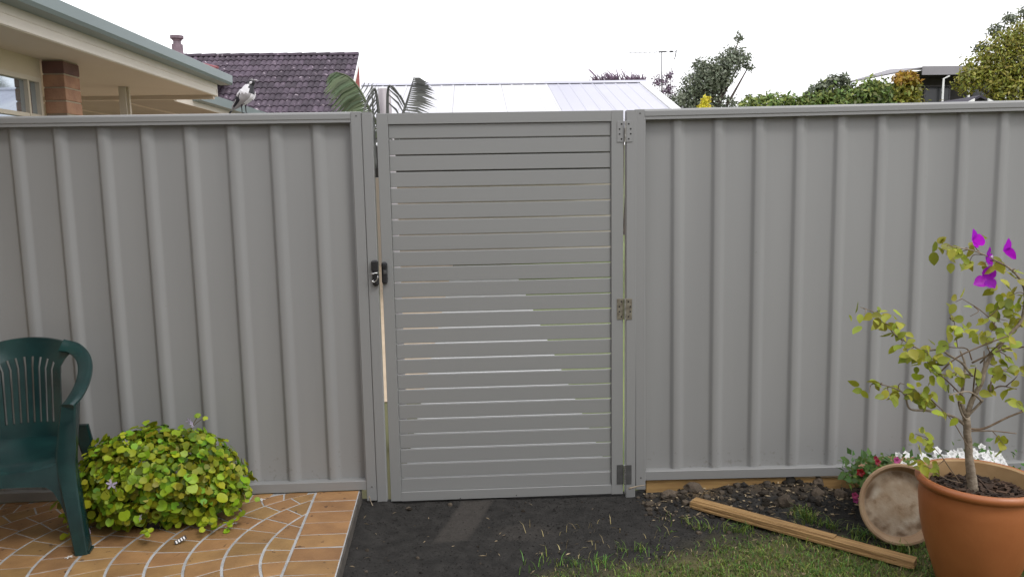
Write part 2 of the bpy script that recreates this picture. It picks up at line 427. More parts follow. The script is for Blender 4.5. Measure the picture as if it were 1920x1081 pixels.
def soil_material():
    m = mat('dark_garden_soil', (.0245, .0235, .0225), 1, (.039, .037, .035), nscale=16, detail=12, bump=1.0, bscale=75, spec=.2)
    t = m.node_tree; N = t.nodes; L = t.links; b = N['Principled BSDF']
    src = b.inputs['Base Color'].links[0].from_socket
    for attr, col, ns in (('thatch', (.105, .095, .045), 22), ('sand', (.14, .095, .05), 18), ('dust', (.075, .067, .06), 60)):
        at = N.new('ShaderNodeAttribute'); at.attribute_name = attr
        nz = N.new('ShaderNodeTexNoise'); nz.inputs['Scale'].default_value = ns; nz.inputs['Detail'].default_value = 6
        tc = N.new('ShaderNodeTexCoord'); L.new(tc.outputs['Object'], nz.inputs['Vector'])
        ad = N.new('ShaderNodeMath'); ad.operation = 'ADD'; ad.inputs[1].default_value = .5
        L.new(nz.outputs['Fac'], ad.inputs[0])
        ml = N.new('ShaderNodeMath'); ml.operation = 'MULTIPLY'; ml.use_clamp = True
        L.new(at.outputs['Fac'], ml.inputs[0]); L.new(ad.outputs[0], ml.inputs[1])
        mi = N.new('ShaderNodeMix'); mi.data_type = 'RGBA'
        L.new(ml.outputs[0], mi.inputs['Factor']); L.new(src, mi.inputs['A']); mi.inputs['B'].default_value = (*col, 1)
        src = mi.outputs['Result']
    L.new(src, b.inputs['Base Color'])
    return m
M['soil'] = soil_material()

# ================================================================== SETTING
def sheet(name, x0, x1, y0, y1, z, m, nx=1, ny=1):
    b = MB()
    vs = [(lerp(x0, x1, i / nx), lerp(y0, y1, j / ny), z) for j in range(ny + 1) for i in range(nx + 1)]
    b.add(vs, [(j * (nx + 1) + i, j * (nx + 1) + i + 1, (j + 1) * (nx + 1) + i + 1, (j + 1) * (nx + 1) + i) for j in range(ny) for i in range(nx)])
    return kind(b.build(name, m), 'structure')
sheet('ground', -600, 600, -600, 600, -.15, M['ground'])
sheet('lawn', 1.17, 9, .12, 26, -.146, M['far_lawn'])
sheet('path', -4.5, .0, 2.3, 13, -.142, M['path'])  # beige path, widened to the left to bounce light onto the soffits
sheet('concrete_path', .0, 1.17, .12, 10, -.138, M['pale_concrete'])
# hillside behind to the right
hb = MB(); hv = []; NX, NY = 36, 30
def hill_z(x, y):
    return -.4 + 3.6 * max(0, min(1, (y - 16) / 14)) * max(0, min(1, (x - 7) / 10)) + 6 * max(0, min(1, (y - 38) / 60)) * max(0, min(1, (x - 12) / 20))
for j in range(NY + 1):
    for i in range(NX + 1):
        x, y = lerp(4, 90, i / NX), lerp(14, 110, j / NY)
        hv.append((x, y, hill_z(x, y) + .3 * noise.noise(Vector((x * .2, y * .2, 0)))))
hb.add(hv, [(j * (NX + 1) + i, j * (NX + 1) + i + 1, (j + 1) * (NX + 1) + i + 1, (j + 1) * (NX + 1) + i) for j in range(NY) for i in range(NX)])
kind(hb.build('hill', M['hill'], smooth=True), 'structure')

# ---- garden soil, one displaced sheet from the patio edge to the right
def lawn_d(x, y):
    """>0 inside the grass: signed distance in front of the ragged lawn edge"""
    pts = [(-.2, -1.15), (.25, -1.0), (.545, -.83), (.81, -.70), (1.065, -.66), (1.353, -.50), (1.705, -.43), (2.1, -.55), (2.6, -.5), (6, -.5)]
    for a, b in zip(pts, pts[1:]):
        if a[0] <= x <= b[0]:
            return lerp(a[1], b[1], (x - a[0]) / (b[0] - a[0])) - y
    return -1 if x < 0 else .5
def in_patch(x, y):
    t = max(0, min(1, (-.01 - y) / .41)); c = lerp(.413, .297, t)
    d = min(.078 - abs(x - c), y + .43, .0 - y)
    return max(0, min(1, d / .02 + .3))
def in_patch2(x, y):
    d = 1 - math.hypot((x - .62) / .17, (y + .36) / .11)
    return max(0, min(1, d * 2.5))
def soil_z(x, y):
    n = noise.noise(Vector((x * 2.3, y * 2.3, 1.7))) * .010 + noise.noise(Vector((x * 9, y * 9, 4))) * .006 + noise.noise(Vector((x * 31, y * 31, 9))) * .0035
    p = max(in_patch(x, y), in_patch2(x, y) * .8)
    z = -.010 + n * (1 - .8 * p)
    # bank of loose earth against the plinth under the right-hand fence
    if x > 1.15:
        e = max(0, min(1, (x - 1.15) / .25)) * max(0, 1 - abs(y + .06) / .3)
        z += e * (.022 + .026 * noise.noise(Vector((x * 7, y * 7, 2))))
        g = max(0, min(1, (x - 1.65) / .15)) * max(0, min(1, (2.15 - x) / .1)) * max(0, 1 - abs(y + .02) / .1)
        z += .025 * g
    # little bank at the left post and beside the slab
    z += .018 * math.exp(-((x + .035) ** 2 + (y + .02) ** 2) / .0025)
    z += .018 * max(0, min(1, (.0 - x) / .12)) * (1 if y < -.05 else .5)
    return z
def axis(a, segs):
    out = [a]
    for b, st in segs:
        n = max(1, round((b - out[-1]) / st)); a0 = out[-1]
        out += [a0 + (b - a0) * k / n for k in range(1, n + 1)]
    return out
sx = axis(-.15, [(2.7, .0125), (6, .15)])
sy = axis(-5, [(-1.5, .15), (-1.0, .03), (.06, .0125)])
sb = MB(); sv = [(x, y, soil_z(x, y)) for y in sy for x in sx]
nx = len(sx)
sb.add(sv, [(j * nx + i, j * nx + i + 1, (j + 1) * nx + i + 1, (j + 1) * nx + i) for j in range(len(sy) - 1) for i in range(nx - 1)])
soil = kind(sb.build('soil', M['soil'], smooth=True), 'structure')
def attr(me, name, fn):
    a = me.attributes.new(name, 'FLOAT', 'POINT')
    a.data.foreach_set('value', [fn(v.co.x, v.co.y) for v in me.vertices])
attr(soil.data, 'thatch', lambda x, y: max(0, min(1, lawn_d(x, y) * 4 + .15 + .5 * noise.noise(Vector((x * 6, y * 6, 0))))))
attr(soil.data, 'sand', lambda x, y: .9 * max(0, min(1, (x - 1.28) / .1)) * max(0, min(1, (1.62 - x) / .12)) * max(0, min(1, (y + .14) / .08)) + .35 * max(0, min(1, (x - 1.6) / .1)) * max(0, min(1, (y + .12) / .08)))
attr(soil.data, 'dust', lambda x, y: .55 * max(in_patch(x, y), .6 * in_patch2(x, y)))

# ---- patio: slab with raised stencilled tiles
TZ = .062
pb = MB(); pb.prism([(-3.2, .02), (-3.2, -3.0), (-.045, -3.0), (-.142, .02)], 2, -.12, TZ - .0024, 0)
patio = kind(pb.build('patio', [M['grout']]), 'structure')
# rough slab side, a hair outside the grout bed
eb = MB(); eb.prism([(-.146, .02), (-.049, -3.0), (-.041, -3.0), (-.138, .02)], 2, -.12, TZ - .002, 0)
eb.build('slab_edge', M['slab'], patio)

def clip(poly, a, b, c):
    """keep a*x+b*y<=c"""
    out = []
    for i, p in enumerate(poly):
        q = poly[(i + 1) % len(poly)]
        dp, dq = a * p[0] + b * p[1] - c, a * q[0] + b * q[1] - c
        if dp <= 0: out.append(p)
        if (dp < 0) != (dq < 0) and dp != dq:
            t = dp / (dp - dq); out.append((p[0] + (q[0] - p[0]) * t, p[1] + (q[1] - p[1]) * t))
    return out
def area(p): return .5 * sum(p[i][0] * p[(i + 1) % len(p)][1] - p[(i + 1) % len(p)][0] * p[i][1] for i in range(len(p)))
def make_tile(poly):
    if len(poly) < 3: return
    if area(poly) < 0: poly = poly[::-1]
    if area(poly) < 2.2e-4: return
    cx = sum(p[0] for p in poly) / len(poly); cy = sum(p[1] for p in poly) / len(poly)
    n = len(poly); b = MB(); dz = random.uniform(-.0006, .0006)
    def ins(p, d):
        v = Vector((p[0] - cx, p[1] - cy)); l = v.length
        return v * max(0, (l - d) / l) if l > 1e-6 else v
    lo = [(p[0] - cx, p[1] - cy, -.006) for p in poly]
    mid = [(p[0] - cx, p[1] - cy, -.0015 + dz) for p in poly]
    top = [(*ins(p, .0025), dz) for p in poly]
    fs = [tuple(range(2 * n, 3 * n))]
    for i in range(n):
        j = (i + 1) % n
        fs += [(i, j, n + j, n + i), (n + i, n + j, 2 * n + j, 2 * n + i)]
    b.add(lo + mid + top, fs)
    put('tile', b.mesh('tile', M['tile']), patio, (cx, cy, TZ))
RAD, Y0 = .62, -.575
def arc_pt(k, ang, off=0):      # arcs of one radius, each shifted along x
    cxk = -.445 - .1455 * k + RAD
    return (cxk - (RAD) * math.cos(ang) + off, Y0 + RAD * math.sin(ang))
BL = ((-.352, 0.0), (-.325, -.82))            # joint between field and border course
bnx, bny = 1.0, (BL[1][0] - BL[0][0]) / .82   # x + bny*y <= c
GA, GJ = .0058, .0040
for k in range(-3, 14):
    off = random.random()
    step = .118 / RAD
    a = -1.35 + off * step - (.0)
    cuts = []
    while a < 1.5:
        cuts.append(a); a += step * random.uniform(.92, 1.1)
    for a0, a1 in zip(cuts, cuts[1:]):
        g = GJ / RAD
        b0, b1 = a0 + g, a1 - g
        # the column lies between arc k+1 (left) and arc k (right); joints run square to the arc
        left = [arc_pt(k + 1, lerp(b0, b1, t / 4), GA) for t in range(5)]
        skew = .10 * math.sin(k * 1.7)
        right = [arc_pt(k, lerp(b0, b1, t / 4) - .235 * math.sin(lerp(b0, b1, t / 4)) + skew * .3, -GA) for t in range(5)]
        poly = left + right[::-1]
        poly = clip(poly, bnx, bny, BL[0][0] - GA)
        if len(poly) > 2: poly = clip(poly, 0, 1, .012)
        if len(poly) > 2: poly = clip(poly, 0, -1, 2.2)
        if len(poly) > 2: poly = clip(poly, -1, 0, 2.15)
        if len(poly) > 2: make_tile(poly)
yb = .012
while yb > -2.2:
    y1 = yb - random.uniform(.11, .122)
    def bx(y): return -.352 - (y) * bny + GA
    def ex(y): return -.1385 - y * .032
    t0 = random.uniform(-.004, .004)
    make_tile([(bx(yb), yb - GJ), (bx(y1), y1 + GJ), (ex(y1 + t0) - .012, y1 + GJ + t0), (ex(yb + t0) - .012, yb - GJ + t0)])
    yb = y1

# ================================================================== FENCES
def rib_profile(x0, x1, feet):
    """top view outline of trapezoid-ribbed steel, ribs stand towards -y; feet = left foot of every rib"""
    YB, YF = .040, .0245
    p = [(x0, YB)]
    for f in feet:
        if f > x0 + .008 and f + .074 < x1 - .005:
            p += [(f - .006, YB)] + [(f - .003 + .022 * q / 6, lerp(YB, YF, (q / 6) ** 2 * (3 - 2 * q / 6))) for q in range(1, 7)] + [(f + .029, YF - .0008)] + [(f + .038 + .034 * q / 6, lerp(YF, YB, (q / 6) ** 2 * (3 - 2 * q / 6))) for q in range(0, 7)]
    p.append((x1, YB))
    return p
def add_sheet(parent, x0, x1, feet, z0, z1):
    p = rib_profile(x0, x1, feet)
    b = MB(); b.fix = False
    n = len(p); rows = 9
    vs = []
    for j in range(rows + 1):
        z = lerp(z0, z1, j / rows)
        for (x, y) in p:
            vs.append((x, y + .0016 * noise.noise(Vector((x * 3.1, z * 2.2, 3))), z))
    fs = [(j * n + i, j * n + i + 1, (j + 1) * n + i + 1, (j + 1) * n + i) for j in range(rows) for i in range(n - 1)]
    b.add(vs, fs)
    return b.build('infill_sheet', M['sheet'], parent, smooth=True)
def rail_profile_cap(zb, zt):     # side view (y,z) of the capping rail with its small stepped lip
    return [(.0, zb), (.0, zb + .012), (-.003, zb + .016), (-.003, zt - .010), (-.0005, zt - .0045), (.0025, zt - .0015), (.008, zt), (.052, zt), (.055, zt - .004), (.055, zb), (.047, zb), (.047, zb + .004), (.006, zb + .004), (.006, zb)]
def fence(root, x0, x1, zt, zb, feet, post_side, xe):
    b = MB(); b.prism(rail_profile_cap(zt - .047, zt), 0, x0, x1); b.build('cap_rail', M['steel'], root)
    b = MB(); b.prism([(.0, zb), (.0, zb + .042), (.002, zb + .044), (.052, zb + .044), (.052, zb)], 0, x0, x1); b.build('base_rail', M['steel'], root)
    # sheets overlap by a rib, so each sheet carries four
    xs = sorted(feet)
    edges = [x0 - (.0)] + [xs[i] - .06 for i in range(4, len(xs), 4)] + [x1]
    for a, c in zip(edges, edges[1:]):
        add_sheet(root, a, c, xs, zb + .03, zt - .03)
    # side channel beside the gate post
    cx0, cx1 = (x1, x1 + .0475) if post_side > 0 else (x0 - .0475, x0)
    b = MB(); b.box(cx0, cx1, -.004, .056, xe, zt - .0005, bev=.0025)
    # folded lip on the channel edge
    lx = cx0 - .004 if post_side > 0 else cx1
    b.box(lx, lx + .004, .001, .056, zb + .046, zt - .049)
    b.build('side_channel', M['steel'], root, smooth=False)
    for z in (zt - .018, zb + .05 - .035):
        sbm = MB(); sx_ = (cx0 + cx1) / 2 + .002
        sbm.lathe([(0, .0025), (.0032, .002), (.0042, 0)], 8)
        s = sbm.build('screw', M['cut'], root); s.rotation_euler = (PI / 2, 0, 0); s.location = (sx_, -.004, z)

lf = thing('fence', 'grey ribbed steel fence panel behind the green chair and leafy plant', 'fence')
fence(lf, -3.3, -.112, 1.832, .068, [-.302 - .19 * k for k in range(16)], 1, .012)
rf = thing('fence', 'grey ribbed steel fence panel behind the potted bougainvillea', 'fence', (1.182, 0, 0), R(-2.6))
fence(rf, .0475, 4.9, 1.826, .066, [.172 + .1885 * k for k in range(25)], -1, .02)
rf.rotation_euler = (0, R(-.35), R(-2.6))

# gate posts
def gate_post(label, x0, x1, zt):
    t = thing('gate_post', label, 'gate post', ((x0 + x1) / 2, 0, 0), group='square steel posts either side of the gate')
    h = (x1 - x0) / 2
    b = MB(); b.box(-h, h, -.006, .04, -.12, zt - .004, bev=.002); b.build('post', M['steel'], t)
    b = MB(); b.box(-h + .0005, h - .0005, -.0055, .0395, zt - .004, zt, bev=.0015); b.build('post_cap', M['steel'], t)
    return t
gpl = gate_post('slim grey square steel post on the latch side of the gate', -.0625, -.0165, 1.829)
gpr = gate_post('slim grey square steel post on the hinge side of the gate', 1.1335, 1.1790, 1.822)

# plinth plank below the right-hand fence
b = MB(); b.box(0, 3.4, 0, .03, -.08, .062, bev=.002)
pl = tag(b.build('plinth_board', M['pine']), 'yellowish treated pine plank set under the right fence, half buried in soil', 'plank')
pl.location = (1.236, .012, 0); pl.rotation_euler = (0, R(.35), R(-2.6))

# ================================================================== GATE
GY = .0
gate = thing('gate', 'grey metal gate of horizontal slats standing shut between two posts', 'gate', (0, 0, 0))
GX0, GX1, SX0, SX1 = .0015, 1.1205, .0525, 1.0645
b = MB(); b.box(GX0, SX0, GY, GY + .04, .004, 1.8225, bev=.0015); b.build('stile', M['gate'], gate)
b = MB(); b.box(SX1, GX1, GY, GY + .026, .0, 1.8225, bev=.0015); b.build('stile', M['gate'], gate)
b = MB(); b.box(SX0, SX1, GY + .0006, GY + .0394, 1.7735, 1.8222, bev=.0012); b.build('top_rail', M['gate'], gate)
b = MB(); b.box(SX0, SX1, GY + .0006, GY + .0394, .003, .0485, bev=.0012); b.build('bottom_rail', M['gate'], gate)
b = MB(); b.box(.6, .604, -.001, .0, .010, .015); b.box(.33, .335, -.001, .0, .006, .010); kind(b.build('drain_hole', M['hole'], gate), 'stuff')
gaps = [1.7735] + [1.7085 - .0725 * i for i in range(23)] + [.0485]
for i in range(24):
    z1, z0 = gaps[i] - .0031, gaps[i + 1] + .0031
    if i == 23: z0 = .0489
    if i == 0: z1 = 1.7728
    b = MB(); b.box(SX0 + .0006, SX1 - .0006, GY + .010, GY + .026, z0, z1, bev=.0016)
    s = b.build('slat', M['gate'], gate)
    s.location = (0, random.uniform(-.0006, .0006), random.uniform(-.0004, .0004))

def hinge(zc, h, m, holes, label):
    e = bpy.data.objects.new('hinge', None); C.objects.link(e); e.parent = gate; e.location = (1.127, 0, zc)
    e['label'] = label; e.empty_display_size = .03
    for sgn in (-1, 1):
        b = MB(); x0, x1 = (-.0365, -.0045) if sgn < 0 else (.0045, .0335)
        yb0 = -.0028 if sgn < 0 else -.0088
        b.box(x0, x1, yb0, yb0 + .0026, -h / 2, h / 2, bev=.0008); b.build('hinge_leaf', m, e)
        if holes:
            for k in range(4):
                zz = lerp(h / 2 - .014, -h / 2 + .014, k / 3)
                xx = (.016 if k in (0, 3) else .025) * sgn
                bb = MB(); bb.lathe([(0, .0012), (.0034, .0012), (.004, 0)], 8)
                s = bb.build('screw', M['hole'], e); s.rotation_euler = (PI / 2, 0, 0); s.location = (xx, yb0, zz)
    b = MB()
    nk = 5
    for k in range(nk):
        z0, z1 = lerp(-h / 2, h / 2, k / nk), lerp(-h / 2, h / 2, (k + 1) / nk) - .0007
        b.tube([(0, -.0075, z0), (0, -.0075, z1)], .0046, 10)
    b.build('knuckle', M['galv'] if holes else M['chrome'], e, smooth='auto')
hinge(1.727, .095, M['steel'], True, 'grey painted top hinge with eight screws')
hinge(.908, .099, M['hinge_old'], True, 'weathered bare metal middle hinge with eight screws')
hinge(.100, .097, M['hinge_dark'], False, 'dark lower hinge without visible screws')

# latch : body on the gate, keeper with striker on the post
e = bpy.data.objects.new('latch', None); C.objects.link(e); e.parent = gate; e.location = (.0135, -.0005, 1.107)
b = MB(); b.box(-.0125, .0135, -.022, .0, -.052, .048, bev=.006); b.build('latch_body', M['black'], e, smooth=False)
b = MB(); b.lathe([(0, .006), (.008, .006), (.0095, .003), (.0095, 0)], 14)
o = b.build('key_barrel', M['black'], e, smooth='auto'); o.rotation_euler = (PI / 2, 0, 0); o.location = (.003, -.022, .031)
b = MB(); b.box(-.004, .012, -.0255, -.0222, -.006, .012, bev=.0015); b.build('release_plate', M['hinge_dark'], e)
k = bpy.data.objects.new('latch_keeper', None); C.objects.link(k); k.parent = gpl; k.location = (.0125, -.0065, 1.107)
b = MB(); b.box(-.017, .0145, -.026, .0, .004, .058, bev=.006); b.box(-.0145, .0155, -.022, .0, -.06, .0, bev=.008); b.build('keeper_body', M['black'], k)
b = MB(); b.tube([(-.024, -.029, -.001), (-.008, -.031, -.002), (.001, -.031, .001), (.013, -.028, .001)], .003, 8); b.build('striker_rod', M['chrome'], k, smooth=True)
b = MB(); b.tube(smooth_path([(.012, -.026, -.012), (.011, -.028, -.022), (.004, -.029, -.034), (-.004, -.029, -.040), (-.011, -.029, -.038)], 4), .0022, 8)
b.lathe([(0, .005), (.0042, .003), (.005, 0), (.0042, -.003), (0, -.005)], 8, (-.012, -.029, -.037)); b.build('lever', M['chrome'], k, smooth=True)

# ================================================================== CHAIR (moulded plastic armchair)
chair = thing('chair', 'dark green moulded plastic garden armchair on the tan patio, cut by the picture edge', 'chair', (-1.515, -.355, TZ), R(10))
# local frame: x right, y back, z up from the patio
SZ = .385
# seat : a dished shell
b = MB(); nu, nv = 14, 12; vs = []
def seat_pt(u, v, dz=0):
    y = lerp(-.235, .215, v); hwid = lerp(.240, .17, v)
    x = lerp(-hwid, hwid, u)
    z = SZ - .02 * math.sin(PI * u) * math.sin(PI * min(1, v * 1.1)) - .02 * v
    if v < .15: z -= .03 * ((.15 - v) / .15) ** 2
    return (x, y - (.03 * math.sin(PI * u) if v < .5 else 0) * (1 - v * 2), z + dz)
top = [seat_pt(i / nu, j / nv) for j in range(nv + 1) for i in range(nu + 1)]
bot = [seat_pt(i / nu, j / nv, -.012) for j in range(nv + 1) for i in range(nu + 1)]
n1 = (nu + 1) * (nv + 1); fs = []
for j in range(nv):
    for i in range(nu):
        a, b1, c1, d = j * (nu + 1) + i, j * (nu + 1) + i + 1, (j + 1) * (nu + 1) + i + 1, (j + 1) * (nu + 1) + i
        fs += [(a, b1, c1, d), (n1 + d, n1 + c1, n1 + b1, n1 + a)]
rim = [i for i in range(nu + 1)] + [j * (nu + 1) + nu for j in range(1, nv + 1)] + [nv * (nu + 1) + i for i in range(nu - 1, -1, -1)] + [j * (nu + 1) for j in range(nv - 1, 0, -1)]
for a, c in zip(rim, rim[1:] + rim[:1]): fs.append((a, n1 + a, n1 + c, c))
b.add(top + bot, fs); b.build('seat', M['chair'], chair, smooth='auto')
# front apron with an arched lower edge, running into the legs
b = MB(); vs = []; na = 24
for i in range(na + 1):
    u = i / na; x = lerp(-.252, .252, u); yy = -.236 - .028 * math.sin(PI * u)
    zt = SZ - .022 - .012 * math.sin(PI * u) + (.012 if abs(u - .5) > .42 else 0)
    s_ = abs(2 * u - 1)
    zb = SZ - .085 - .03 * (s_ ** 2) - (.14 * max(0, (s_ - .72) / .28) ** 2.2)
    vs += [(x, yy, zt), (x, yy, zb), (x, yy + .012, zb), (x, yy + .012, zt)]
fs = []
for i in range(na):
    for k in range(4): fs.append((i * 4 + k, i * 4 + (k + 1) % 4, i * 4 + 4 + (k + 1) % 4, i * 4 + 4 + k))
b.add(vs, fs); b.build('apron', M['chair'], chair, smooth='auto')
for sgn in (-1, 1):
    # front leg rises past the seat to carry the arm; angle section
    b = MB()
    pts = smooth_path([(.300 * sgn, -.268, 0.0), (.284 * sgn, -.256, .16), (.266 * sgn, -.238, .34), (.272 * sgn, -.222, .46), (.284 * sgn, -.205, .600)], 5)
    n = len(pts); hw = [lerp(.024, .036, min(1, i / n * 1.6)) if i / n < .62 else lerp(.036, .027, (i / n - .62) / .38) for i in range(n)]
    b.sweep(pts, (1, 0, 0), (0, 1, 0), hw, .011)
    pts2 = [p + Vector((.021 * sgn, .026, 0)) for p in pts]
    b.sweep(pts2, (0, 1, 0), (1, 0, 0), [lerp(.028, .034, i / n) for i in range(n)], .007)
    b.box(.272, .332, -.272, -.212, 0, .008) if sgn > 0 else b.box(-.332, -.272, -.272, -.212, 0, .008)
    b.build('leg', M['chair'], chair, smooth='auto')
    # rear leg
    b = MB(); pts = smooth_path([(.245 * sgn, .285, 0.0), (.22 * sgn, .255, .2), (.195 * sgn, .215, .40)], 5)
    b.sweep(pts, (1, 0, 0), (0, 1, 0), [lerp(.022, .034, i / (len(pts) - 1)) for i in range(len(pts))], .012)
    b.build('leg', M['chair'], chair, smooth='auto')
    # arm : flat loop from the back corner round and down to the front leg
    pts = smooth_path([(.150 * sgn, .215, .765), (.205 * sgn, .195, .752), (.258 * sgn, .125, .722), (.292 * sgn, .02, .688), (.306 * sgn, -.085, .655), (.302 * sgn, -.175, .622), (.286 * sgn, -.225, .600)], 6)
    n = len(pts); wid = []; nor = []
    for i, p in enumerate(pts):
        t = (pts[min(i + 1, n - 1)] - pts[max(i - 1, 0)]).normalized()
        wv = t.cross(Vector((0, 0, 1))).normalized() * (1 if sgn > 0 else -1)
        tilt = .75 * max(0, 1 - i / n * 1.3)
        wv = (wv * math.cos(tilt) + Vector((0, 0, -1)) * math.sin(tilt) * 1.0).normalized()
        wid.append(wv); nor.append(t.cross(wv))
    b = MB(); b.sweep(pts, wid, nor, [lerp(.031, .026, i / n) for i in range(n)], .008)
    b.build('arm', M['chair'], chair, smooth='auto')
# backrest: curved shell leaning back with vertical slots, made of rails, stiles and slats
def back_pt(u, z):          # u -1..1
    t = (z - SZ) / (.79 - SZ)
    hw = .132 + .012 * t + .062 * max(0, min(1, (t - .70) / .2)) ** 1.5
    return Vector((u * hw, lerp(.205, .262, t) - .05 * (u * u) * lerp(.6, 1.2, t) - .0, z))
def back_strip(name, us, zs, th=.007):
    b = MB(); nu, nz = len(us), len(zs[0])
    F = [back_pt(u, zs[i][j]) for i, u in enumerate(us) for j in range(nz)]
    G = [p + Vector((0, th * 2, 0)) for p in F]
    o = nu * nz; fs = []
    for i in range(nu - 1):
        for j in range(nz - 1):
            a, c = i * nz + j, (i + 1) * nz + j
            fs += [(a, c, c + 1, a + 1), (o + a, o + a + 1, o + c + 1, o + c)]
    for i in range(nu - 1):
        fs += [(i * nz, o + i * nz, o + (i + 1) * nz, (i + 1) * nz), (i * nz + nz - 1, (i + 1) * nz + nz - 1, o + (i + 1) * nz + nz - 1, o + i * nz + nz - 1)]
    for j in range(nz - 1):
        fs += [(j, j + 1, o + j + 1, o + j), ((nu - 1) * nz + j, o + (nu - 1) * nz + j, o + (nu - 1) * nz + j + 1, (nu - 1) * nz + j + 1)]
    b.add(F + G, fs)
    return b.build(name, M['chair'], chair, smooth='auto')
def topz(u): return .80 - .035 * u * u - .03 * max(0, abs(u) - .75) * 4 * abs(u)
us = [lerp(-1, 1, i / 20) for i in range(21)]
back_strip('back_rail', us, [[lerp(topz(u) - .082 - .01 * u * u, topz(u), j / 3) for j in range(4)] for u in us], .009)
back_strip('back_rail', us, [[lerp(SZ - .03, SZ + .042, j / 3) for j in range(4)] for u in us], .007)
for sgn in (-1, 1):
    uu = [sgn * t for t in (.74, .87, 1.0)]
    if sgn < 0: uu = uu[::-1]
    back_strip('back_stile', uu, [[lerp(SZ + .04, topz(u) - .075, j / 6) for j in range(7)] for u in uu])
for k in range(7):
    uc = -.60 + .2 * k
    uu = [uc - .068, uc, uc + .068]
    back_strip('back_slat', uu, [[lerp(SZ + .04, topz(u) - .08, j / 6) for j in range(7)] for u in uu], .005)

# ================================================================== LEAFY BUSH
def leaf_mesh(name, m, seg=10, notch=.18, cup=.18, fold=.12, aspect=1.0, tip=.0):
    """leaf about 1 unit across, stalk at origin, blade along +y, upper side +z"""
    b = MB(); b.fix = False
    vs = [(0, .5 * aspect, -cup * .35)]
    for i in range(seg):
        a = -PI / 2 + 2 * PI * i / seg
        r = .5
        x, y = r * math.cos(a), .5 * aspect + aspect * r * math.sin(a)
        if i == 0: y += notch
        if i == seg // 2: y += tip
        x *= 1 - tip * max(0, math.sin(a)) * .6
        z = cup * (abs(x) * .6) ** 1.2 - fold * (y / aspect - .4) ** 2
        vs.append((x, y, z + .02 * math.sin(i * 2.4)))
    fs = [(0, 1 + i, 1 + (i + 1) % seg) for i in range(seg)]
    b.add(vs, fs)
    return b.mesh(name, m, smooth=True)
def rot_to(normal, spin):
    q = Vector(normal).to_track_quat('Z', 'Y')
    return (q.to_matrix() @ Matrix.Rotation(spin, 3, 'Z')).to_euler()
bush = thing('leafy_plant', 'low bushy plant of round lime-green leaves on the patio beside the green chair', 'plant', (-.985, -.245, TZ))
BC = Vector((0, 0, .178)); BR = Vector((.326, .238, .210))
leafs = [leaf_mesh('leaf', M['bush'], 10, random.uniform(.08, .22), random.uniform(-.2, .35), random.uniform(.05, .35), random.uniform(.85, 1.08), random.uniform(0, .06)) for _ in range(6)]
def bush_surface(d):
    """lumpy radius factor in direction d"""
    f = 1 + .20 * noise.noise(d * 2.1 + Vector((3, 1, 5))) + .13 * noise.noise(d * 5 + Vector((9, 2, 5)))
    return f
def bush_dir():
    while True:
        d = Vector((random.gauss(0, 1), random.gauss(0, 1), random.gauss(0, 1))).normalized()
        if d.y > .55 and random.random() < .85: continue
        if d.z < -.85: continue
        return d
placed = 0; tries = 0
def bush_point(depth):
    d = bush_dir(); f = bush_surface(d) * depth
    p = BC + Vector((d.x * BR.x, d.y * BR.y, d.z * BR.z)) * f
    # squarer shoulders
    p.x *= 1 + .10 * (1 - abs(d.z)); p.z += .02 * (1 - d.x * d.x)
    return d, p
seen = []
while placed < 300:
    d, p = bush_point(random.uniform(.93, 1.06))
    if p.z < .035 or p.y > .215: continue
    if d.y > .45: continue
    s = random.choice((.022, .026, .03, .034, .038, .043)) * (1.32 if p.z < .17 and d.y < -.2 else 1)
    if any((p - q).length < .5 * (s + t) * .55 for q, t in seen): 
        tries += 1
        if tries < 9000: continue
    seen.append((p, s))
    nrm = (Vector((d.x * .9, d.y - .2, d.z * .7 + .8)) + Vector((random.gauss(0, .32), random.gauss(0, .32), random.gauss(0, .25)))).normalized()
    put('leaf', random.choice(leafs), bush, p, rot_to(nrm, PI + random.gauss(0, .9)), s * random.uniform(.9, 1.12))
    placed += 1
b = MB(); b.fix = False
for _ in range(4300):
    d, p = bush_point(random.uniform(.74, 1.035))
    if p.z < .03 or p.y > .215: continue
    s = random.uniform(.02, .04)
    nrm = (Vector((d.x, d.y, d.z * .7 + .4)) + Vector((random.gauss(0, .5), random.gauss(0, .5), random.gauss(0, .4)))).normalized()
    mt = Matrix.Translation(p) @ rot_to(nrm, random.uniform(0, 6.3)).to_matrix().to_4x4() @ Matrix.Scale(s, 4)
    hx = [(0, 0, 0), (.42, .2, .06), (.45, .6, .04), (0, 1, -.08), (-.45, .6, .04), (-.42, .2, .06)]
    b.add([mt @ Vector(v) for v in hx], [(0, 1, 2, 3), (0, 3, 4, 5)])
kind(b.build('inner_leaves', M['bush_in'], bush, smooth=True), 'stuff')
b = MB()
for _ in range(70):
    d, p = bush_point(random.uniform(.8, .97))
    if p.z < .03: continue
    b.tube(smooth_path([(random.uniform(-.06, .06), random.uniform(-.05, .05), .12), (p.x * .55, p.y * .55, max(.08, p.z * .8)), p], 3), .0022, 4)
kind(b.build('stems', M['stem_green'], bush), 'stuff')
b = MB(); b.lathe([(0, .002), (.11, .002), (.135, .14), (.14, .14), (.14, .15), (.125, .15), (.12, .12), (0, .12)], 20); b.build('pot', M['black'], bush, smooth='auto')
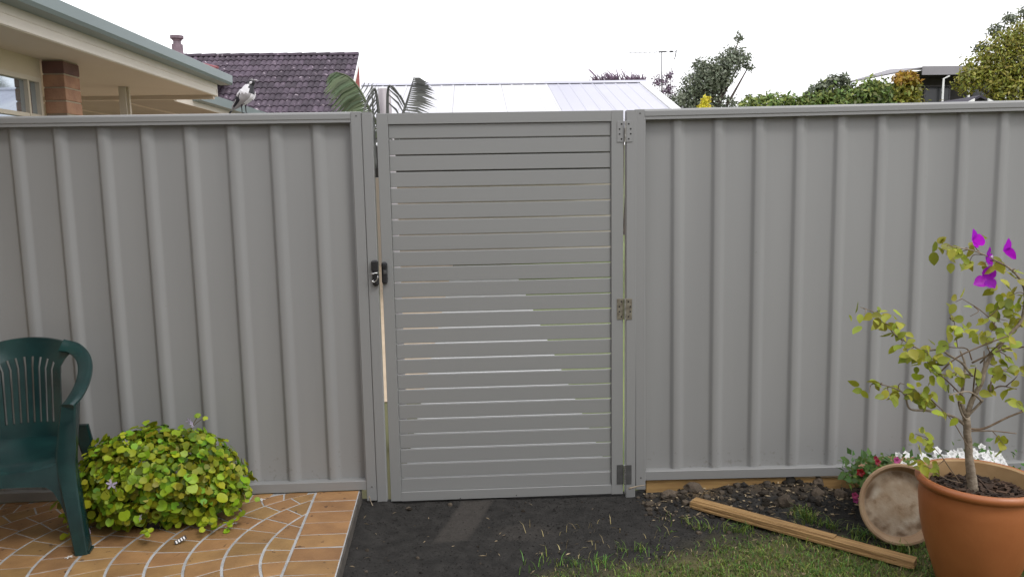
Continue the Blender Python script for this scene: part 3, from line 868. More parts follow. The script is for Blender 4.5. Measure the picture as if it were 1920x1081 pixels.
# trailing sprigs at the foot and the tall shoot at the top
for (x, y, z, n) in ((.365, -.10, .06, 9), (.40, -.06, .10, 6), (.27, -.20, .05, 8), (.335, -.15, .03, 7), (.06, -.27, .05, 7), (-.30, -.16, .05, 9), (-.34, -.12, .07, 7)):
    for _ in range(n):
        put('leaf', random.choice(leafs), bush, (x + random.gauss(0, .018), y + random.gauss(0, .014), max(.008, z + random.gauss(0, .016))),
            rot_to((random.gauss(0, .4), -.4 + random.gauss(0, .3), 1), random.uniform(0, 6)), random.uniform(.018, .032))
b = MB(); b.tube(smooth_path([(.14, .02, .36), (.165, .02, .42), (.185, .02, .452)], 4), .0017, 5); b.tube(smooth_path([(.15, .02, .40), (.2, .02, .44), (.22, .02, .435)], 4), .0014, 5); b.build('shoot', M['stem_green'], bush)
for (x, z, s) in ((.185, .445, .028), (.198, .452, .024), (.222, .435, .024)):
    put('leaf', leafs[0], bush, (x, .018, z), rot_to((.2, -.8, .6), random.uniform(-1, 1)), s)
def little_flower(m, n=4):
    b = MB(); b.fix = False
    for i in range(n):
        a = 2 * PI * i / n + random.uniform(-.2, .2)
        ca, sa = math.cos(a), math.sin(a)
        def P(r, t, z): return (r * ca - t * sa, r * sa + t * ca, z)
        b.add([P(0, 0, 0), P(.4, .22, .12), P(.95, .16, .05), P(1.05, 0, .0), P(.95, -.16, .05), P(.4, -.22, .12)], [(0, 1, 2, 3), (0, 3, 4, 5)])
    return b.mesh('flower', m, smooth=True)
mauve_f = little_flower(M['mauve'], 5); white_f = little_flower(M['white'], 5)
for (x, y, z, s) in ((-.075, -.262, .265, .021), (-.062, -.262, .25, .019), (.155, .0, .44, .016), (.165, .0, .425, .016), (-.335, -.07, .285, .014), (-.06, -.14, .40, .016), (-.20, -.22, .052, .015), (.03, -.265, .12, .014)):
    put('flower', mauve_f, bush, (x, y, z), (random.uniform(.9, 1.7), random.uniform(-.4, .4), random.uniform(0, 6)), s)
# fallen blossoms and striped plant label on the patio
for i, (x, y, s, lab) in enumerate(((-1.206, -.515, .017, 'fallen white blossom lying against the front leg of the green chair'), (-.592, -.075, .022, 'fallen white blossom on the tan patio tiles near the fence foot'), (-.635, -.33, .013, 'small fallen pale blossom on the patio right of the leafy plant'))):
    o = put('fallen_blossom', white_f, None, (x, y, TZ + .004), (random.uniform(-.15, .15), .1, random.uniform(0, 6)), s)
    if i == 0: o.location.z = TZ + .006; o.location.y = -.60
    tag(o, lab, 'blossom')
pt = thing('plant_label', 'small black label with white stripes lying at the foot of the leafy plant', 'label', (-.80, -.505, TZ), .5)
b = MB(); b.box(-.024, .024, -.0015, .0015, .004, .020, bev=.0005); o = b.build('label_strip', M['black'], pt); o.rotation_euler = (-.5, -.35, 0); o.location = (0, 0, .006)
for k in range(4):
    b = MB(); b.box(-.019 + k * .0105, -.0135 + k * .0105, -.0019, -.0014, .006, .018); q = b.build('stripe', M['whitepaint'], o)

# ================================================================== TERRACOTTA POT + BOUGAINVILLEA
PX, PY = 2.252, -.965
pot = thing('plant_pot', 'large round orange terracotta pot with a thick rim at the right edge of the lawn', 'pot', (PX, PY, -.02))
outer = [(0, 0), (.112, 0), (.118, .006), (.135, .06), (.158, .13), (.178, .20), (.191, .27), (.197, .33), (.198, .365), (.194, .392), (.195, .398), (.203, .402), (.2105, .410), (.2125, .419), (.209, .428), (.201, .433), (.192, .432)]
b = MB(); b.lathe(outer, 56); b.build('pot_wall', M['terracotta'], pot, smooth='auto')
b = MB(); b.lathe([(.192, .432), (.185, .426), (.1825, .40), (.180, .345), (.0, .345)], 56); b.build('pot_lining', M['clay_in'], pot, smooth='auto')
b = MB(); n = 40
vs = [(0, 0, .372)]
for k in range(1, 8):
    for i in range(n):
        a = 2 * PI * i / n; r = .181 * k / 7
        x, y = r * math.cos(a), r * math.sin(a)
        vs.append((x, y, .368 - .004 * k / 7 + .008 * noise.noise(Vector((x * 22, y * 22, 0)))))
fs = [(0, 1 + i, 1 + (i + 1) % n) for i in range(n)]
for k in range(6):
    for i in range(n):
        fs.append((1 + k * n + i, 1 + k * n + (i + 1) % n, 1 + (k + 1) * n + (i + 1) % n, 1 + (k + 1) * n + i)[::-1])
b.add(vs, fs); b.build('potting_soil', M['potsoil'], pot, smooth=True)
b = MB()
for _ in range(330):
    a, r = random.uniform(0, 6.3), .172 * math.sqrt(random.random())
    mt = Matrix.Translation((r * math.cos(a), r * math.sin(a), .372 + random.uniform(-.002, .010))) @ Matrix.Rotation(random.uniform(0, 6.3), 4, 'Z') @ Matrix.Rotation(random.gauss(0, .35), 4, 'X') @ Matrix.Rotation(random.gauss(0, .3), 4, 'Y')
    l, w_, h = random.uniform(.008, .024), random.uniform(.003, .008), random.uniform(.001, .003)
    vs = [mt @ Vector((x * l, y * w_, z * h)) for x in (-1, 1) for y in (-1, 1) for z in (-1, 1)]
    b.add(vs, [(0, 1, 3, 2), (4, 6, 7, 5), (0, 4, 5, 1), (2, 3, 7, 6), (0, 2, 6, 4), (1, 5, 7, 3)])
kind(b.build('bark_chips', M['bark'], pot), 'stuff')

boug = thing('bougainvillea', 'straggly bougainvillea with yellow-green leaves and magenta flowers growing in the orange pot', 'shrub', (2.253, -.93, .345))
O = Vector((2.253, -.93, .345))
def bp(L, y0=0, wob=.0):
    out = []
    for i, (x, z) in enumerate(L):
        out.append(Vector((x, -.93 + y0 * i / max(1, len(L) - 1) + (random.uniform(-wob, wob) if i else 0), z)) - O)
    return out
b = MB(); tp = smooth_path(bp([(2.257, .335), (2.238, .427), (2.230, .489), (2.219, .571), (2.212, .628)]), 6)
b.tube([p + Vector((.003 * noise.noise(p * 30), .003 * noise.noise(p * 30 + Vector((5, 0, 0))), 0)) for p in tp], [lerp(.0215, .0135, min(1, i / 12) ** .6) * (1 + .12 * noise.noise(Vector((i * .9, 0, 0)))) for i in range(len(tp))], 10)
b.build('trunk', M['wood_bark'], boug, smooth=True)
BR_ = {
 'main': ([(2.212, .628), (2.228, .691), (2.252, .76), (2.26, .81), (2.283, .859), (2.307, .888), (2.336, .936), (2.375, .978), (2.387, 1.032), (2.383, 1.091), (2.354, 1.14), (2.312, 1.179), (2.267, 1.201), (2.211, 1.229), (2.151, 1.249), (2.096, 1.258)], .0095, .0015, -.05),
 'rlow': ([(2.218, .585), (2.27, .589), (2.348, .637), (2.436, .669), (2.5, .70)], .0045, .0025, -.06),
 'rthin': ([(2.221, .575), (2.333, .563), (2.445, .541)], .0028, .002, .06),
 'llow': ([(2.216, .591), (2.178, .623), (2.126, .644), (2.066, .652), (2.01, .66), (1.997, .708), (1.962, .733), (1.91, .749)], .0065, .0018, .05),
 'hang': ([(2.094, .681), (2.148, .624), (2.192, .551), (2.21, .52)], .002, .0016, -.03),
 'lup': ([(2.218, .791), (2.185, .832), (2.144, .857), (2.113, .877), (2.054, .875), (1.997, .906), (1.958, .932), (1.915, .986), (1.88, 1.016), (1.835, 1.033)], .005, .0015, .08),
 'diag': ([(2.094, .791), (2.144, .857), (2.211, .9), (2.292, .943)], .003, .0025, -.08),
 'f1': ([(2.212, .628), (2.2, .688), (2.211, .732), (2.228, .811), (2.218, .86)], .0075, .003, .07),
 'f2': ([(2.212, .628), (2.25, .691), (2.239, .701), (2.181, .739), (2.095, .735)], .005, .0025, -.07),
 'f3': ([(2.219, .611), (2.176, .649), (2.139, .704), (2.13, .714)], .004, .003, -.09),
 'r1': ([(2.262, .72), (2.306, .723), (2.362, .731), (2.433, .713)], .004, .002, .05),
 'r2': ([(2.294, .723), (2.323, .764), (2.359, .777), (2.428, .789)], .003, .002, .09),
 'r3': ([(2.219, .831), (2.273, .869), (2.321, .891), (2.39, .899)], .0035, .002, -.06),
 'tw1': ([(2.303, .956), (2.289, .986), (2.243, 1.026), (2.187, 1.062)], .0025, .001, .03),
 'tw2': ([(2.162, .892), (2.169, .94), (2.172, .989)], .002, .001, .05),
 'tw3': ([(2.251, .83), (2.261, .889), (2.255, .928)], .0025, .0015, -.1),
 'tw4': ([(2.093, .787), (2.157, .803), (2.202, .792)], .003, .003, -.04),
 'tw5': ([(2.219, .841), (2.208, .88), (2.172, .881), (2.133, .883)], .0025, .0015, .06),
 'tw6': ([(2.20, .70), (2.15, .76), (2.11, .80), (2.10, .84)], .003, .0015, .1),
 'tw7': ([(2.23, .70), (2.20, .79), (2.17, .84)], .003, .002, -.1),
 'tw8': ([(2.24, .75), (2.30, .79), (2.33, .85)], .003, .002, .1),
 'low': ([(2.202, .381), (2.158, .434), (2.125, .483), (2.098, .51), (2.061, .552)], .0022, .001, -.02),
 'low2': ([(2.212, .377), (2.14, .404), (2.088, .433)], .002, .001, -.05)}
for nm, (L, r0, r1, dy) in BR_.items():
    pts = smooth_path(bp(L, dy, .006), 4)
    b = MB(); b.tube(pts, [lerp(r0, r1, i / (len(pts) - 1)) for i in range(len(pts))], 6)
    b.build('branch', M['wood_bark'] if r0 > .0045 or nm in ('tw4', 'f3') else M['twig'], boug, smooth=True)
bl = [leaf_mesh('leaf', M['boug'], 10, -.02, random.uniform(.1, .5), random.uniform(.1, .5), random.uniform(1.15, 1.5), random.uniform(.12, .28)) for _ in range(5)]
LV = [(2.102, 1.256, 5, .023), (2.142, 1.23, 4, .023), (2.189, 1.201, 5, .03), (2.151, 1.244, 3, .015), (2.243, 1.186, 2, .015), (2.212, 1.267, 2, .015), (2.287, 1.199, 2, .015), (2.322, 1.169, 3, .015), (2.364, 1.139, 4, .023), (2.349, 1.072, 8, .03), (2.371, 1.033, 9, .034), (2.335, .985, 8, .034), (2.321, 1.044, 6, .03), (2.288, .937, 7, .03), (2.338, .93, 8, .03), (2.376, .96, 5, .026), (2.25, .919, 4, .026), (2.154, 1.054, 4, .015), (2.205, 1.002, 3, .015), (2.142, .996, 1, .008), (2.138, .961, 5, .026), (2.188, .959, 4, .026), (1.822, 1.018, 6, .023), (1.88, 1.026, 6, .026), (1.915, .976, 5, .023), (1.953, .927, 6, .026), (1.972, .936, 4, .023), (2.005, .866, 8, .034), (2.051, .851, 9, .034), (2.095, .858, 8, .03), (2.112, .903, 4, .023), (2.057, .826, 6, .026), (1.954, .897, 2, .011), (1.844, .733, 3, .017), (1.882, .758, 3, .015), (1.923, .721, 3, .017), (1.981, .755, 4, .019), (2.022, .728, 8, .03), (2.063, .706, 8, .03), (2.08, .686, 5, .019), (2.162, .723, 3, .019), (2.219, .771, 4, .026), (2.168, .783, 3, .019), (2.099, .771, 3, .019), (2.354, .837, 4, .023), (2.347, .797, 4, .023), (2.341, .744, 4, .023), (2.398, .786, 4, .026), (2.395, .682, 3, .015), (2.345, .53, 4, .017), (2.03, .567, 6, .026), (2.072, .539, 4, .019), (2.111, .452, 2, .011), (2.089, .416, 2, .011), (2.052, .454, 4, .019), (2.276, .809, 3, .019), (2.3, .819, 2, .015), (2.381, .886, 4, .026)]
stems_ = [p for L, _, _, dy in BR_.values() for p in smooth_path(bp(L, dy), 4)]
random.seed(21)
for (x, z, n, sp) in LV:
    c_ = Vector((x, -.93, z)) - O
    near = min(stems_, key=lambda q: (q - c_).length)
    if (near - c_).length > .012:
        b = MB(); mid = (near + c_) / 2 + Vector((random.uniform(-.012, .012), random.uniform(-.02, .02), random.uniform(-.004, .012)))
        pts = smooth_path([near, mid, c_ + Vector((0, random.uniform(-.02, .02), 0))], 4)
        b.tube(pts, [lerp(.0022, .0009, i / (len(pts) - 1)) for i in range(len(pts))], 5); b.build('twig', M['twig'], boug, smooth=True)
    for _ in range(int(n * 1.3 + .5)):
        p = Vector((x + random.gauss(0, sp * .75), -.93 + random.gauss(0, .04), z + random.gauss(0, sp * .75))) - O
        nrm = (random.gauss(0, .55), -.55 + random.gauss(0, .5), .55 + random.gauss(0, .5))
        put('leaf', random.choice(bl), boug, p, rot_to(nrm, PI + random.gauss(0, 1.0)), random.uniform(.019, .037))
bm_ = leaf_mesh('bract', M['bract'], 14, -.02, .45, .35, 1.05, .10)
for (x, z) in ((2.180, 1.278), (2.232, 1.215), (2.298, 1.240), (2.240, 1.138)):
    e = bpy.data.objects.new('flower', None); C.objects.link(e); e.parent = boug; e.empty_display_size = .01
    e.location = Vector((x, -.955, z)) - O
    e.rotation_euler = (PI / 2 + random.uniform(-.5, .1), random.uniform(-.3, .3), random.uniform(0, 6))
    for k in range(3):
        put('bract', bm_, e, (0, 0, 0), (.45, 0, 2 * PI * k / 3 + random.uniform(-.3, .3)), random.uniform(.036, .046))
put('flower', white_f, boug, Vector((2.240, -.975, 1.222)) - O, (1.5, .2, 0), .005)

# ---- saucer leaning up
sau = thing('pot_saucer', 'dusty round terracotta saucer standing on edge behind the orange pot', 'saucer', (2.163, -.615, .0))
sr = [(.0, .0), (.135, .0), (.141, .004), (.150, .032), (.155, .038), (.163, .038), (.167, .032), (.165, .024), (.150, -.008), (.142, -.012), (.0, -.012)]
b = MB(); b.lathe(sr[1:], 48); o = b.build('saucer_rim', M['saucer'], sau, smooth='auto')
b2 = MB(); vs = [(0, 0, .0005)] + [(.1355 * k / 6 * math.cos(2 * PI * i / 48), .1355 * k / 6 * math.sin(2 * PI * i / 48), .0005 - .001 * math.cos(k)) for k in range(1, 7) for i in range(48)]
fs = [(0, 1 + i, 1 + (i + 1) % 48) for i in range(48)] + [(1 + k * 48 + i, 1 + (k + 1) * 48 + i, 1 + (k + 1) * 48 + (i + 1) % 48, 1 + k * 48 + (i + 1) % 48) for k in range(5) for i in range(48)]
b2.add(vs, fs); o2 = b2.build('saucer_base', M['saucer_in'], sau, smooth=True)
for q in (o, o2):
    q.location = (0, .028, .157); q.rotation_euler = (R(76), 0, R(-9))

# ---- planter bowl and flowers behind
plx, ply = 2.405, -.335
pln = thing('planter', 'old clay planter bowl with small flowers between the saucer and the fence', 'planter', (plx, ply, -.01))
b = MB(); b.lathe([(0, 0), (.15, 0), (.19, .05), (.235, .12), (.25, .135), (.268, .155), (.28, .17), (.272, .178), (.25, .17), (.235, .15), (.0, .15)], 40); b.build('bowl', M['planter'], pln, smooth='auto')
def flower5(m, depth=.35, lobes=5, name='flower'):
    b = MB(); b.fix = False; n = lobes * 4; vs = [(0, 0, -depth)]
    for i in range(n):
        a = 2 * PI * i / n; r = .42 + .11 * math.cos(lobes * a); vs.append((r * .5 * math.cos(a), r * .5 * math.sin(a), -.02))
    for i in range(n):
        a = 2 * PI * i / n; r = .92 + .14 * math.cos(lobes * a); vs.append((r * .5 * math.cos(a), r * .5 * math.sin(a), .05 * math.cos(lobes * 2 * a) - .03))
    fs = [(0, 1 + i, 1 + (i + 1) % n) for i in range(n)] + [(1 + i, 1 + n + i, 1 + n + (i + 1) % n, 1 + (i + 1) % n) for i in range(n)]
    b.add(vs, fs)
    return b.mesh(name, m, smooth=True)
fw, fr_, fp = flower5(M['white']), flower5(M['red']), flower5(M['pink'])
def small_leaves(b, c, n, sx_, sy_, sz_, l0, l1, up=.6):
    for _ in range(n):
        p = Vector((c[0] + random.gauss(0, sx_), c[1] + random.gauss(0, sy_), c[2] + random.gauss(0, sz_)))
        s = random.uniform(l0, l1)
        d = Vector((random.gauss(0, 1), random.gauss(0, 1) - .3, random.gauss(up, .7))).normalized()
        mt = Matrix.Translation(p) @ rot_to((random.gauss(0, .6), -.6 + random.gauss(0, .5), .7), random.uniform(0, 6.3)).to_matrix().to_4x4() @ Matrix.Scale(s, 4)
        b.add([mt @ Vector(v) for v in [(0, 0, 0), (.25, .35, .06), (0, 1, -.06), (-.25, .35, .06)]], [(0, 1, 2, 3)])
wp = thing('white_petunia', 'spreading plant of crowded white flowers in the clay planter behind the orange pot', 'flowers', (plx + .03, ply, .17))
b = MB(); b.fix = False; small_leaves(b, (-.03, -.08, .04), 420, .11, .06, .04, .02, .045); small_leaves(b, (.2, -.06, .06), 160, .07, .05, .04, .02, .045)
kind(b.build('leaves', M['pet_leaf'], wp, smooth=True), 'stuff')
for _ in range(52):
    t = random.random(); x = lerp(-.17, .27, t ** .9)
    put('flower', fw, wp, (x, -.09 + random.gauss(0, .05), .112 + .012 * math.sin(x * 14) + random.gauss(0, .013)), rot_to((random.gauss(0, .4), -.75 + random.gauss(0, .25), .6), random.uniform(0, 6)), random.uniform(.030, .042))
for (x, y, z, s) in ((.115, -.14, .115, .05), (.14, -.12, .10, .045), (.245, -.10, .075, .055), (.275, -.08, .065, .05), (.19, -.12, .085, .04)):
    put('flower', fw, wp, (x, y, z + .035), rot_to((.2, -.8, .4), 1), s)
rp_ = thing('red_petunia', 'small green plant with dark red flowers at the left end of the clay planter', 'flowers', (plx - .255, ply - .02, .17))
b = MB(); b.fix = False; small_leaves(b, (-.01, -.05, .05), 330, .055, .045, .032, .025, .05)
small_leaves(b, (.05, -.02, .09), 40, .03, .03, .015, .02, .04)
kind(b.build('leaves', M['pet_leaf'], rp_, smooth=True), 'stuff')
for (x, y, z, s) in ((-.085, -.10, .075, .036), (-.005, -.09, .115, .03), (.005, -.09, .088, .036), (.07, -.10, .075, .034), (-.01, -.08, .13, .02), (.06, -.11, .055, .03)):
    put('flower', fr_, rp_, (x, y, z), rot_to((random.gauss(0, .4), -.9, .3), 0), s)
for (x, y, z, s) in ((.085, -.08, .115, .035), (-.115, -.12, -.02, .03), (-.105, -.11, -.045, .026)):
    put('flower', fp, rp_, (x, y, z), rot_to((random.gauss(0, .4), -.9, .3), 0), s)

# ---- length of timber on the ground
tb = thing('timber_batten', 'length of weathered timber lying slantwise from the soil onto the grass', 'plank', (1.762, -.505, .004), math.atan2(-.865 + .225, 2.112 - 1.403))
L2 = .474
b = MB(); b.prism([(-.027, 0), (-.027, .010), (-.0235, .0125), (-.027, .015), (-.026, .027), (.027, .029), (.028, .027), (.028, .0)], 0, -L2, L2 - .0)
b.fix = True
vs2 = []
for v in b.v: vs2.append((v[0] + .006 * noise.noise(Vector(v) * 9), v[1] + .002 * noise.noise(Vector(v) * 20), v[2]))
b.v = vs2; b.build('plank', M['timber'], tb)
b = MB(); b.prism([(-.031, .0), (-.031, .0085), (-.0275, .0095), (-.0275, .0)], 0, -L2 + .012, L2 - .012); b.build('lower_lip', M['timber'], tb)
b = MB(); b.prism([(-.012, .0288), (-.010, .0325), (.026, .034), (.028, .0295)], 0, -L2 + .004, L2 * .35); b.build('upper_batten', M['timber'], tb)
b = MB(); b.prism([(-.026, .001), (-.025, .026), (.026, .028), (.027, .001)], 0, -L2 - .004, -L2 + .001); b.build('sawn_end', M['timber_end'], tb)
tb.rotation_euler = (0, R(.6), tb.rotation_euler.z)

# ---- stones and clods along the plinth
def rock_mesh(seed, m, nm):
    bm = bmesh.new(); bmesh.ops.create_icosphere(bm, subdivisions=2, radius=1)
    for v in bm.verts:
        v.co *= 1 + .38 * noise.noise(v.co * 1.3 + Vector((seed, 0, 0))) + .14 * noise.noise(v.co * 3.3 + Vector((0, seed, 0)))
    me = bpy.data.meshes.new(nm); bm.to_mesh(me); bm.free(); me.materials.append(m); return me
stones = ((1.845, -.195, .042, .035, 'rock', 'flat pale brown stone in front of the plinth plank, left of the saucer'), (1.94, -.012, .030, .028, 'clod', 'tall dark clod of earth against the plinth plank'),
 (2.075, -.02, .034, .03, 'rock', 'tan stone beside the dark clod at the plinth plank'), (1.335, -.055, .040, .025, 'rock', 'sandy lump at the gate end of the plinth plank'), (1.455, -.05, .045, .03, 'rock', 'grey lump half buried near the gate end of the plinth'),
 (2.03, -.12, .035, .022, 'rock', 'low brown stone between the pale flat stone and the saucer'), (1.985, -.17, .026, .018, 'clod', 'small dark clod right of the pale flat stone'), (2.13, -.15, .034, .03, 'rock', 'brown stone beside the clay planter bowl'), (1.70, -.04, .022, .016, 'clod', 'small dark clod midway along the plinth plank'))
for i, (x, y, s, h, k_, lab) in enumerate(stones):
    o = put('stone' if k_ == 'rock' else 'soil_clod', rock_mesh(i * 3.7, M['rock' if k_ == 'rock' else 'clod'], k_), None, (x, y, soil_z(x, y) + h * .35), (random.uniform(-.3, .3), random.uniform(-.3, .3), random.uniform(0, 6)), (s, s * .8, h))
    tag(o, lab, 'stone' if k_ == 'rock' else 'clod')
b = MB(); b.tube(smooth_path([(-.05, .0, .0), (-.01, .004, .008), (.035, .01, .012)], 4), [.005, .005, .004, .004, .003, .003, .003, .002, .002], 6)
o = tag(b.build('stick', M['wood_bark'], smooth=True), 'short pale broken stick lying at the foot of the hinge-side post', 'stick'); o.location = (1.19, -.04, .042)
b = MB(); b.tube(smooth_path([(0, 0, .05), (.008, 0, .02), (.02, -.005, .0), (.035, -.01, -.004)], 4), .0028, 6)
o = tag(b.build('root', M['wood_bark'], smooth=True), 'bent pale root sticking out of soil between patio and latch post', 'root'); o.location = (-.095, -.05, .005)

# ---- crumbs, litter and grass
b = MB(); b.fix = False
for _ in range(9000):
    x = random.uniform(-.13, 2.6); y = -1.25 * random.random() ** 1.1 + .0
    if in_patch(x, y) > .3 and random.random() < .85: continue
    if lawn_d(x, y) > .12 and random.random() < .7: continue
    s = random.uniform(.0015, .0045) * (2.0 if random.random() < .05 else 1) * (1.5 if x > 1.2 and y > -.3 else 1)
    z = soil_z(x, y) + s * .3
    vs = [(x + s * random.uniform(-1, 1) * .4 + dx * s, y + dy * s, z + dz * s * .8) for dx, dy, dz in ((1, 0, 0), (-.5, .8, 0), (-.5, -.8, 0), (.1, .1, 1))]
    b.add(vs, [(0, 1, 3), (1, 2, 3), (2, 0, 3)])
kind(b.build('soil_crumbs', M['crumb']), 'stuff')
b = MB(); b.fix = False
for _ in range(430):
    if random.random() < .68: x, y = random.uniform(1.2, 2.2), random.uniform(-.32, -.01)
    else: x, y = random.uniform(-.1, 2.5), random.uniform(-1.1, -.03)
    if in_patch(x, y) > .3: continue
    l, w_ = random.uniform(.004, .019), random.uniform(.0008, .0035)
    if x > 1.2 and y > -.32: w_ *= 1.6
    a = random.uniform(0, 6.3); dx, dy = math.cos(a), math.sin(a)
    z = soil_z(x, y) + .004 + random.uniform(0, .004)
    c_ = random.uniform(-.004, .006)
    b.add([(x - dx * l, y - dy * l, z), (x - dy * w_, y + dx * w_, z + .002 + c_), (x + dx * l, y + dy * l, z + c_), (x + dy * w_, y - dx * w_, z + .001)], [(0, 1, 2, 3)])
kind(b.build('dry_leaf_litter', M['straw']), 'stuff')
b = MB(); b.fix = False
ico = bmesh.new(); bmesh.ops.create_icosphere(ico, subdivisions=1, radius=1)
iv = [v.co.copy() for v in ico.verts]; ifc = [tuple(v.index for v in f.verts) for f in ico.faces]; ico.free()
for _ in range(420):
    if random.random() < .7: x, y = random.uniform(1.18, 2.3), -abs(random.gauss(0, .13)) - .01
    else: x, y = random.uniform(-.1, 2.3), random.uniform(-.8, -.03)
    if in_patch(x, y) > .2: continue
    s_ = min(.022, random.expovariate(1 / .006) + .003) * (1 if x > 1.15 else .6)
    z = soil_z(x, y) + s_ * .25; sd_ = random.uniform(0, 99)
    b.add([(x + v.x * s_ * (1 + .5 * noise.noise(v * 1.7 + Vector((sd_, 0, 0)))), y + v.y * s_ * (1 + .5 * noise.noise(v * 1.7 + Vector((0, sd_, 0)))), z + v.z * s_ * .75 * (1 + .5 * noise.noise(v * 1.7 + Vector((0, 0, sd_))))) for v in iv], ifc)
kind(b.build('soil_lumps', M['lump']), 'stuff')
def blades(name, m, n, chooser, h0, h1):
    b = MB(); b.fix = False; k = 0; tr = 0
    while k < n and tr < n * 30:
        tr += 1
        c = chooser()
        if c is None: continue
        x, y, hf = c; k += 1
        h = random.uniform(h0, h1) * hf; a = random.uniform(0, 6.3); lean = random.uniform(.2, 1.3)
        w_ = random.uniform(.0012, .0024); z = soil_z(x, y) - .003
        px, py = -math.sin(a) * w_, math.cos(a) * w_
        dx, dy = math.cos(a) * h * lean, math.sin(a) * h * lean
        b.add([(x - px, y - py, z), (x + px, y + py, z), (x + dx * .4 + px * .8, y + dy * .4 + py * .8, z + h * .62), (x + dx * .4 - px * .8, y + dy * .4 - py * .8, z + h * .62), (x + dx, y + dy, z + h * (1 - .35 * lean * .6))], [(0, 1, 2, 3), (3, 2, 4)])
    return kind(b.build(name, m), 'stuff')
def lawn_pick():
    x, y = random.uniform(.2, 2.9), random.uniform(-1.25, -.25)
    d = lawn_d(x, y) + .10 * noise.noise(Vector((x * 5, y * 5, 7))) + .05 * noise.noise(Vector((x * 17, y * 17, 7)))
    if d < 0: return None
    if random.random() > min(1, .12 + d * 3.2): return None
    if .6 < noise.noise(Vector((x * 8, y * 8, 3))) + .55 and random.random() < .35: return None
    return x, y, (1.6 if random.random() < .03 else 1) * (.8 + .5 * max(0, noise.noise(Vector((x * 4, y * 4, 11)))))
blades('grass', M['grass'], 21000, lawn_pick, .012, .034)
blades('dry_grass', M['grass_dry'], 3600, lawn_pick, .008, .024)
tufts = [(.62, -.71, 9), (.72, -.66, 22), (.80, -.70, 26), (.9, -.70, 30), (1.0, -.62, 12), (1.08, -.60, 14), (1.38, -.40, 18), (1.35, -.36, 8), (1.45, -.42, 22), (1.9, -.35, 90), (1.95, -.42, 60), (1.87, -.30, 45), (1.55, -.45, 60), (1.60, -.40, 40), (1.18, -.28, 4), (1.22, -.44, 8), (2.05, -.52, 70), (2.15, -.68, 60), (1.27, -.30, 3)]
def tuft_pick():
    t = random.choices(tufts, weights=[q[2] for q in tufts])[0]
    return t[0] + random.gauss(0, .028), t[1] + random.gauss(0, .024), 1
blades('grass_tufts', M['grass'], 620, tuft_pick, .02, .06)
def weed_pick():
    return random.uniform(.62, 2.2), random.uniform(-1.0, -.3), 1
blades('pale_grass_stalks', M['grass_dry'], 120, weed_pick, .02, .055)

# ================================================================== BIRD
bird = thing('bird', 'black and white bird with turned head perched on top of the left fence', 'bird', (-.578, .018, 1.832))
BO = Vector((-.578, .018, 1.832))
spine = smooth_path([(-.634, .018, 1.853), (-.614, .019, 1.872), (-.590, .018, 1.896), (-.569, .016, 1.916), (-.559, .016, 1.938), (-.549, .017, 1.957), (-.542, .016, 1.970), (-.538, .016, 1.982)], 5)
kn = [.008, .018, .0315, .0345, .0255, .0150, .0145, .005]
nr = len(spine); n = 16; vs = []; fs = []; mi = []
for i, p in enumerate(spine):
    t = i / (nr - 1) * 7; k0 = min(6, int(t)); rr = lerp(kn[k0], kn[k0 + 1], (t - k0) ** 1 if t - k0 < 1 else 1)
    tg = (spine[min(i + 1, nr - 1)] - spine[max(i - 1, 0)]).normalized()
    sa = Vector((0, 1, 0)); ub = tg.cross(sa).normalized()
    for k in range(n):
        a = 2 * PI * k / n
        vs.append(p + sa * math.cos(a) * rr * .85 + ub * math.sin(a) * rr)
for i in range(nr - 1):
    for k in range(n):
        f = (i * n + k, i * n + (k + 1) % n, (i + 1) * n + (k + 1) % n, (i + 1) * n + k)
        c = sum((vs[q] for q in f), Vector()) / 4
        sp = (spine[i] + spine[i + 1]) / 2
        right = (c - sp).dot(Vector((.78, 0, -.6)))
        m_ = 1  # grey slot: shade painted into the white belly
        if c.z > 1.957: m_ = 2
        elif c.z > 1.938: m_ = 2 if right > -.002 else 0
        elif c.z > 1.916: m_ = 2 if right > .012 else 0
        elif right < -.012 and c.z < 1.905: m_ = 2
        elif right > .022: m_ = 0
        fs.append(f); mi.append(m_)
fs.append(tuple(range(n))[::-1]); mi.append(1); fs.append(tuple(range((nr - 1) * n, nr * n))); mi.append(2)
b = MB(); b.v = [tuple(Vector(v) - BO) for v in vs]; b.f = fs; b.m = mi
b.build('body', [M['feather_w'], M['feather_g'], M['feather_b']], bird, smooth=True)
def bl_(p): return Vector(p) - BO
b = MB(); b.tube([bl_((-.531, .012, 1.974)), bl_((-.522, .008, 1.975)), bl_((-.510, .004, 1.972))], [.0042, .003, .0006], 8); b.build('beak', M['horn'], bird, smooth=True)
for sy_ in (-.0085,):
    b = MB(); b.lathe([(0, .0015), (.0016, .0008), (.002, 0)], 8); o = b.build('eye', M['horn'], bird); o.location = bl_((-.539, .006, 1.972)); o.rotation_euler = (PI / 2, 0, 0)
b = MB(); b.sweep([bl_((-.552, .005, 1.958)), bl_((-.546, .004, 1.964)), bl_((-.540, .0035, 1.968))], (.6, -.2, -.8), (0, 1, 0), [.003, .006, .003], .002); b.build('cheek_patch', M['feather_w'], bird, smooth=True)
b = MB(); b.sweep([bl_((-.545, .006, 1.977)), bl_((-.539, .004, 1.979)), bl_((-.533, .006, 1.977))], (0, 0, 1), (0, 1, 0), [.001, .002, .001], .0015); b.build('brow', M['feather_w'], bird)
